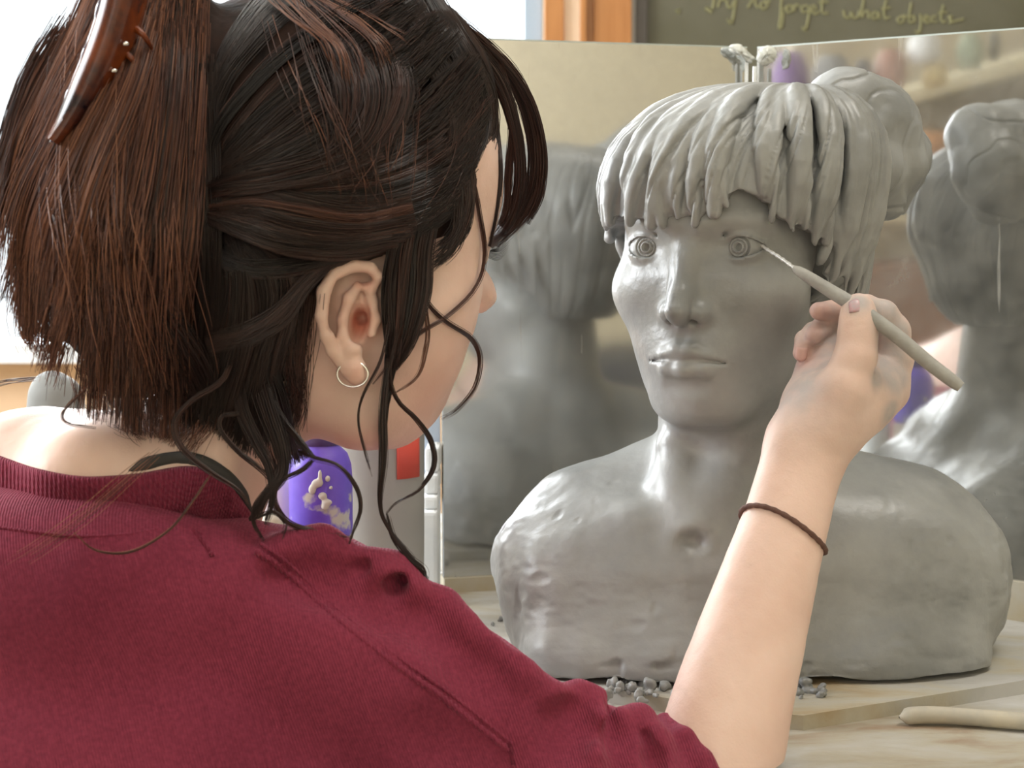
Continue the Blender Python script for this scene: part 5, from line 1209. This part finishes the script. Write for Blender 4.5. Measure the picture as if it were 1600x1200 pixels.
# shelving that stands left of the sitter, facing the right mirror
unit = thing('shelving_unit', 'tan shelving with cream boards and a red-brown drawer, reflected in the right mirror', 'shelving', tuple(MR(1450, 900, 2.75)))
mslab('back_panel', MR, [(1240, 40), (1760, -40), (1760, 1100), (1240, 1100)], 2.75, .03, m_tan, unit)
mslab('shelf_board', MR, [(1385, 152), (1700, 60), (1700, 84), (1385, 172)], 2.55, .18, m_crm, unit)
mslab('grey_panel', MR, [(1385, 180), (1700, 94), (1700, 420), (1385, 325)], 2.70, .03, m_gry, unit)
mslab('shelf_board', MR, [(1340, 330), (1560, 345), (1560, 352), (1340, 344)], 2.5, .2, m_crm, unit)
mslab('drawer', MR, [(1340, 425), (1600, 395), (1600, 580), (1340, 580)], 2.5, .2, m_brn, unit)
mslab('shelf_board', MR, [(1340, 588), (1640, 588), (1640, 622), (1340, 622)], 2.4, .3, m_crm, unit)
cols = [((.20, .10, .30), 1205, 1262, 85, 170, 'deep purple cloth hanging on the shelving top'), ((.30, .30, .30), 1268, 1330, 90, 165, 'grey cloth next to the purple cloth'), ((.10, .10, .12), 1335, 1362, 95, 140, 'small black pot on the top shelf'),
        ((.42, .22, .17), 1365, 1415, 80, 140, 'rust-coloured pot on the top shelf'), ((.80, .80, .80), 1418, 1470, 50, 100, 'white jug on the top shelf'), ((.62, .48, .22), 1440, 1480, 100, 135, 'ochre pot under the white jug'),
        ((.36, .42, .30), 1495, 1535, 55, 108, 'sage green canister on the top shelf'), ((.12, .12, .10), 1545, 1562, 50, 95, 'slim black bottle beside the green canister'), ((.50, .24, .10), 1400, 1500, 208, 245, 'orange-brown tray on the middle shelf'), ((.75, .72, .68), 1575, 1640, 215, 262, 'white basin on the middle shelf')]
for i, (c, xa, xb, ya, yb, lb) in enumerate(cols):
    ce = MR((xa + xb) / 2, yb, 2.45); r_ = (xb - xa) / 2 / FPX * 2.45; h_ = (yb - ya) / FPX * 2.45
    nm = ['cloth', 'cloth', 'pot', 'pot', 'jug', 'pot', 'canister', 'bottle', 'tray', 'basin'][i]
    link(nm, lathe_me(nm, [(.0001, 0), (r_ * .8, 0), (r_, h_ * .3), (r_ * .95, h_ * .7), (r_ * .7, h_ * .9), (r_ * .6, h_), (.0001, h_)], ce, 20), mat(nm + '_colour', c, .6), None, label=lb + ', seen in the right mirror', category=nm)
# near-side furniture for the left mirror
mbox('crate', ML, 790, 960, 690, 800, 3.0, .3, mat('brown_crate_wood', (.24, .16, .11), .6), label='brown wooden crate reflected low in the left mirror', category='crate')
mbox('shelf_board', ML, 780, 960, 672, 688, 2.98, .3, mat('pinkish_board', (.46, .36, .33), .6), label='pinkish grey board on top of the brown crate', category='shelf')
# a second sitter in dark clothes, fist raised, seen only in the left mirror
per = thing('person', 'person in a dark top with a raised fist, seen reflected in the left mirror', 'person', tuple(np.append(ML(960, 900, 2.8)[:2], 0)))
s = Sdf(); m1 = lambda x, y, Y, r: (ML(x, y, Y), R_(r, Y))
ch = [m1(1010, 640, 2.6, 105), m1(1000, 900, 2.75, 130), m1(1010, 1200, 2.75, 140)]; s.chain([c[0] for c in ch], [c[1] for c in ch], .05)
ch = [m1(960, 600, 2.6, 60), m1(900, 760, 2.45, 42), m1(830, 740, 2.4, 36), m1(815, 690, 2.36, 33)]; s.chain([c[0] for c in ch], [c[1] for c in ch], .03)
allp = np.array([ML(700, 1300, 2.6), ML(1250, 350, 3.0), ML(1250, 1300, 2.2), ML(700, 350, 3.0), ML(700, 350, 2.2), ML(1250, 350, 2.2), ML(700, 1300, 3.0)])
link('dark_top', sdf_mesh('dark_top', s, allp.min(0), allp.max(0), .008), mat('charcoal_top', (.045, .048, .055), .9), per)
s = Sdf(); ch = [m1(820, 675, 2.36, 26), m1(828, 640, 2.36, 30), m1(835, 612, 2.36, 34)]; s.chain([c[0] for c in ch], [c[1] for c in ch], .01)
for (x0_, y0_, x1_, y1_) in ((818, 600, 826, 578), (826, 578, 850, 572), (850, 572, 866, 582), (866, 582, 868, 606), (868, 606, 850, 626), (812, 612, 818, 596)):
    a_, b_ = m1(x0_, y0_, 2.34, 10), m1(x1_, y1_, 2.34, 10); s.cap(a_[0], b_[0], a_[1], b_[1], .004)
ch = [m1(1010, 560, 2.6, 40), m1(1020, 480, 2.6, 60), m1(1022, 430, 2.6, 68)]
link('body', sdf_mesh('body', s, allp.min(0), allp.max(0), .0045), m_skin, per)
if __import__('os').environ.get('TRIS'): print('TRIS', sum(len(o.data.loops) - 2 * len(o.data.polygons) for o in bpy.data.objects if o.type == 'MESH'), {o.name: len(o.data.polygons) for o in bpy.data.objects if o.type == 'MESH' and len(o.data.polygons) > 20000})
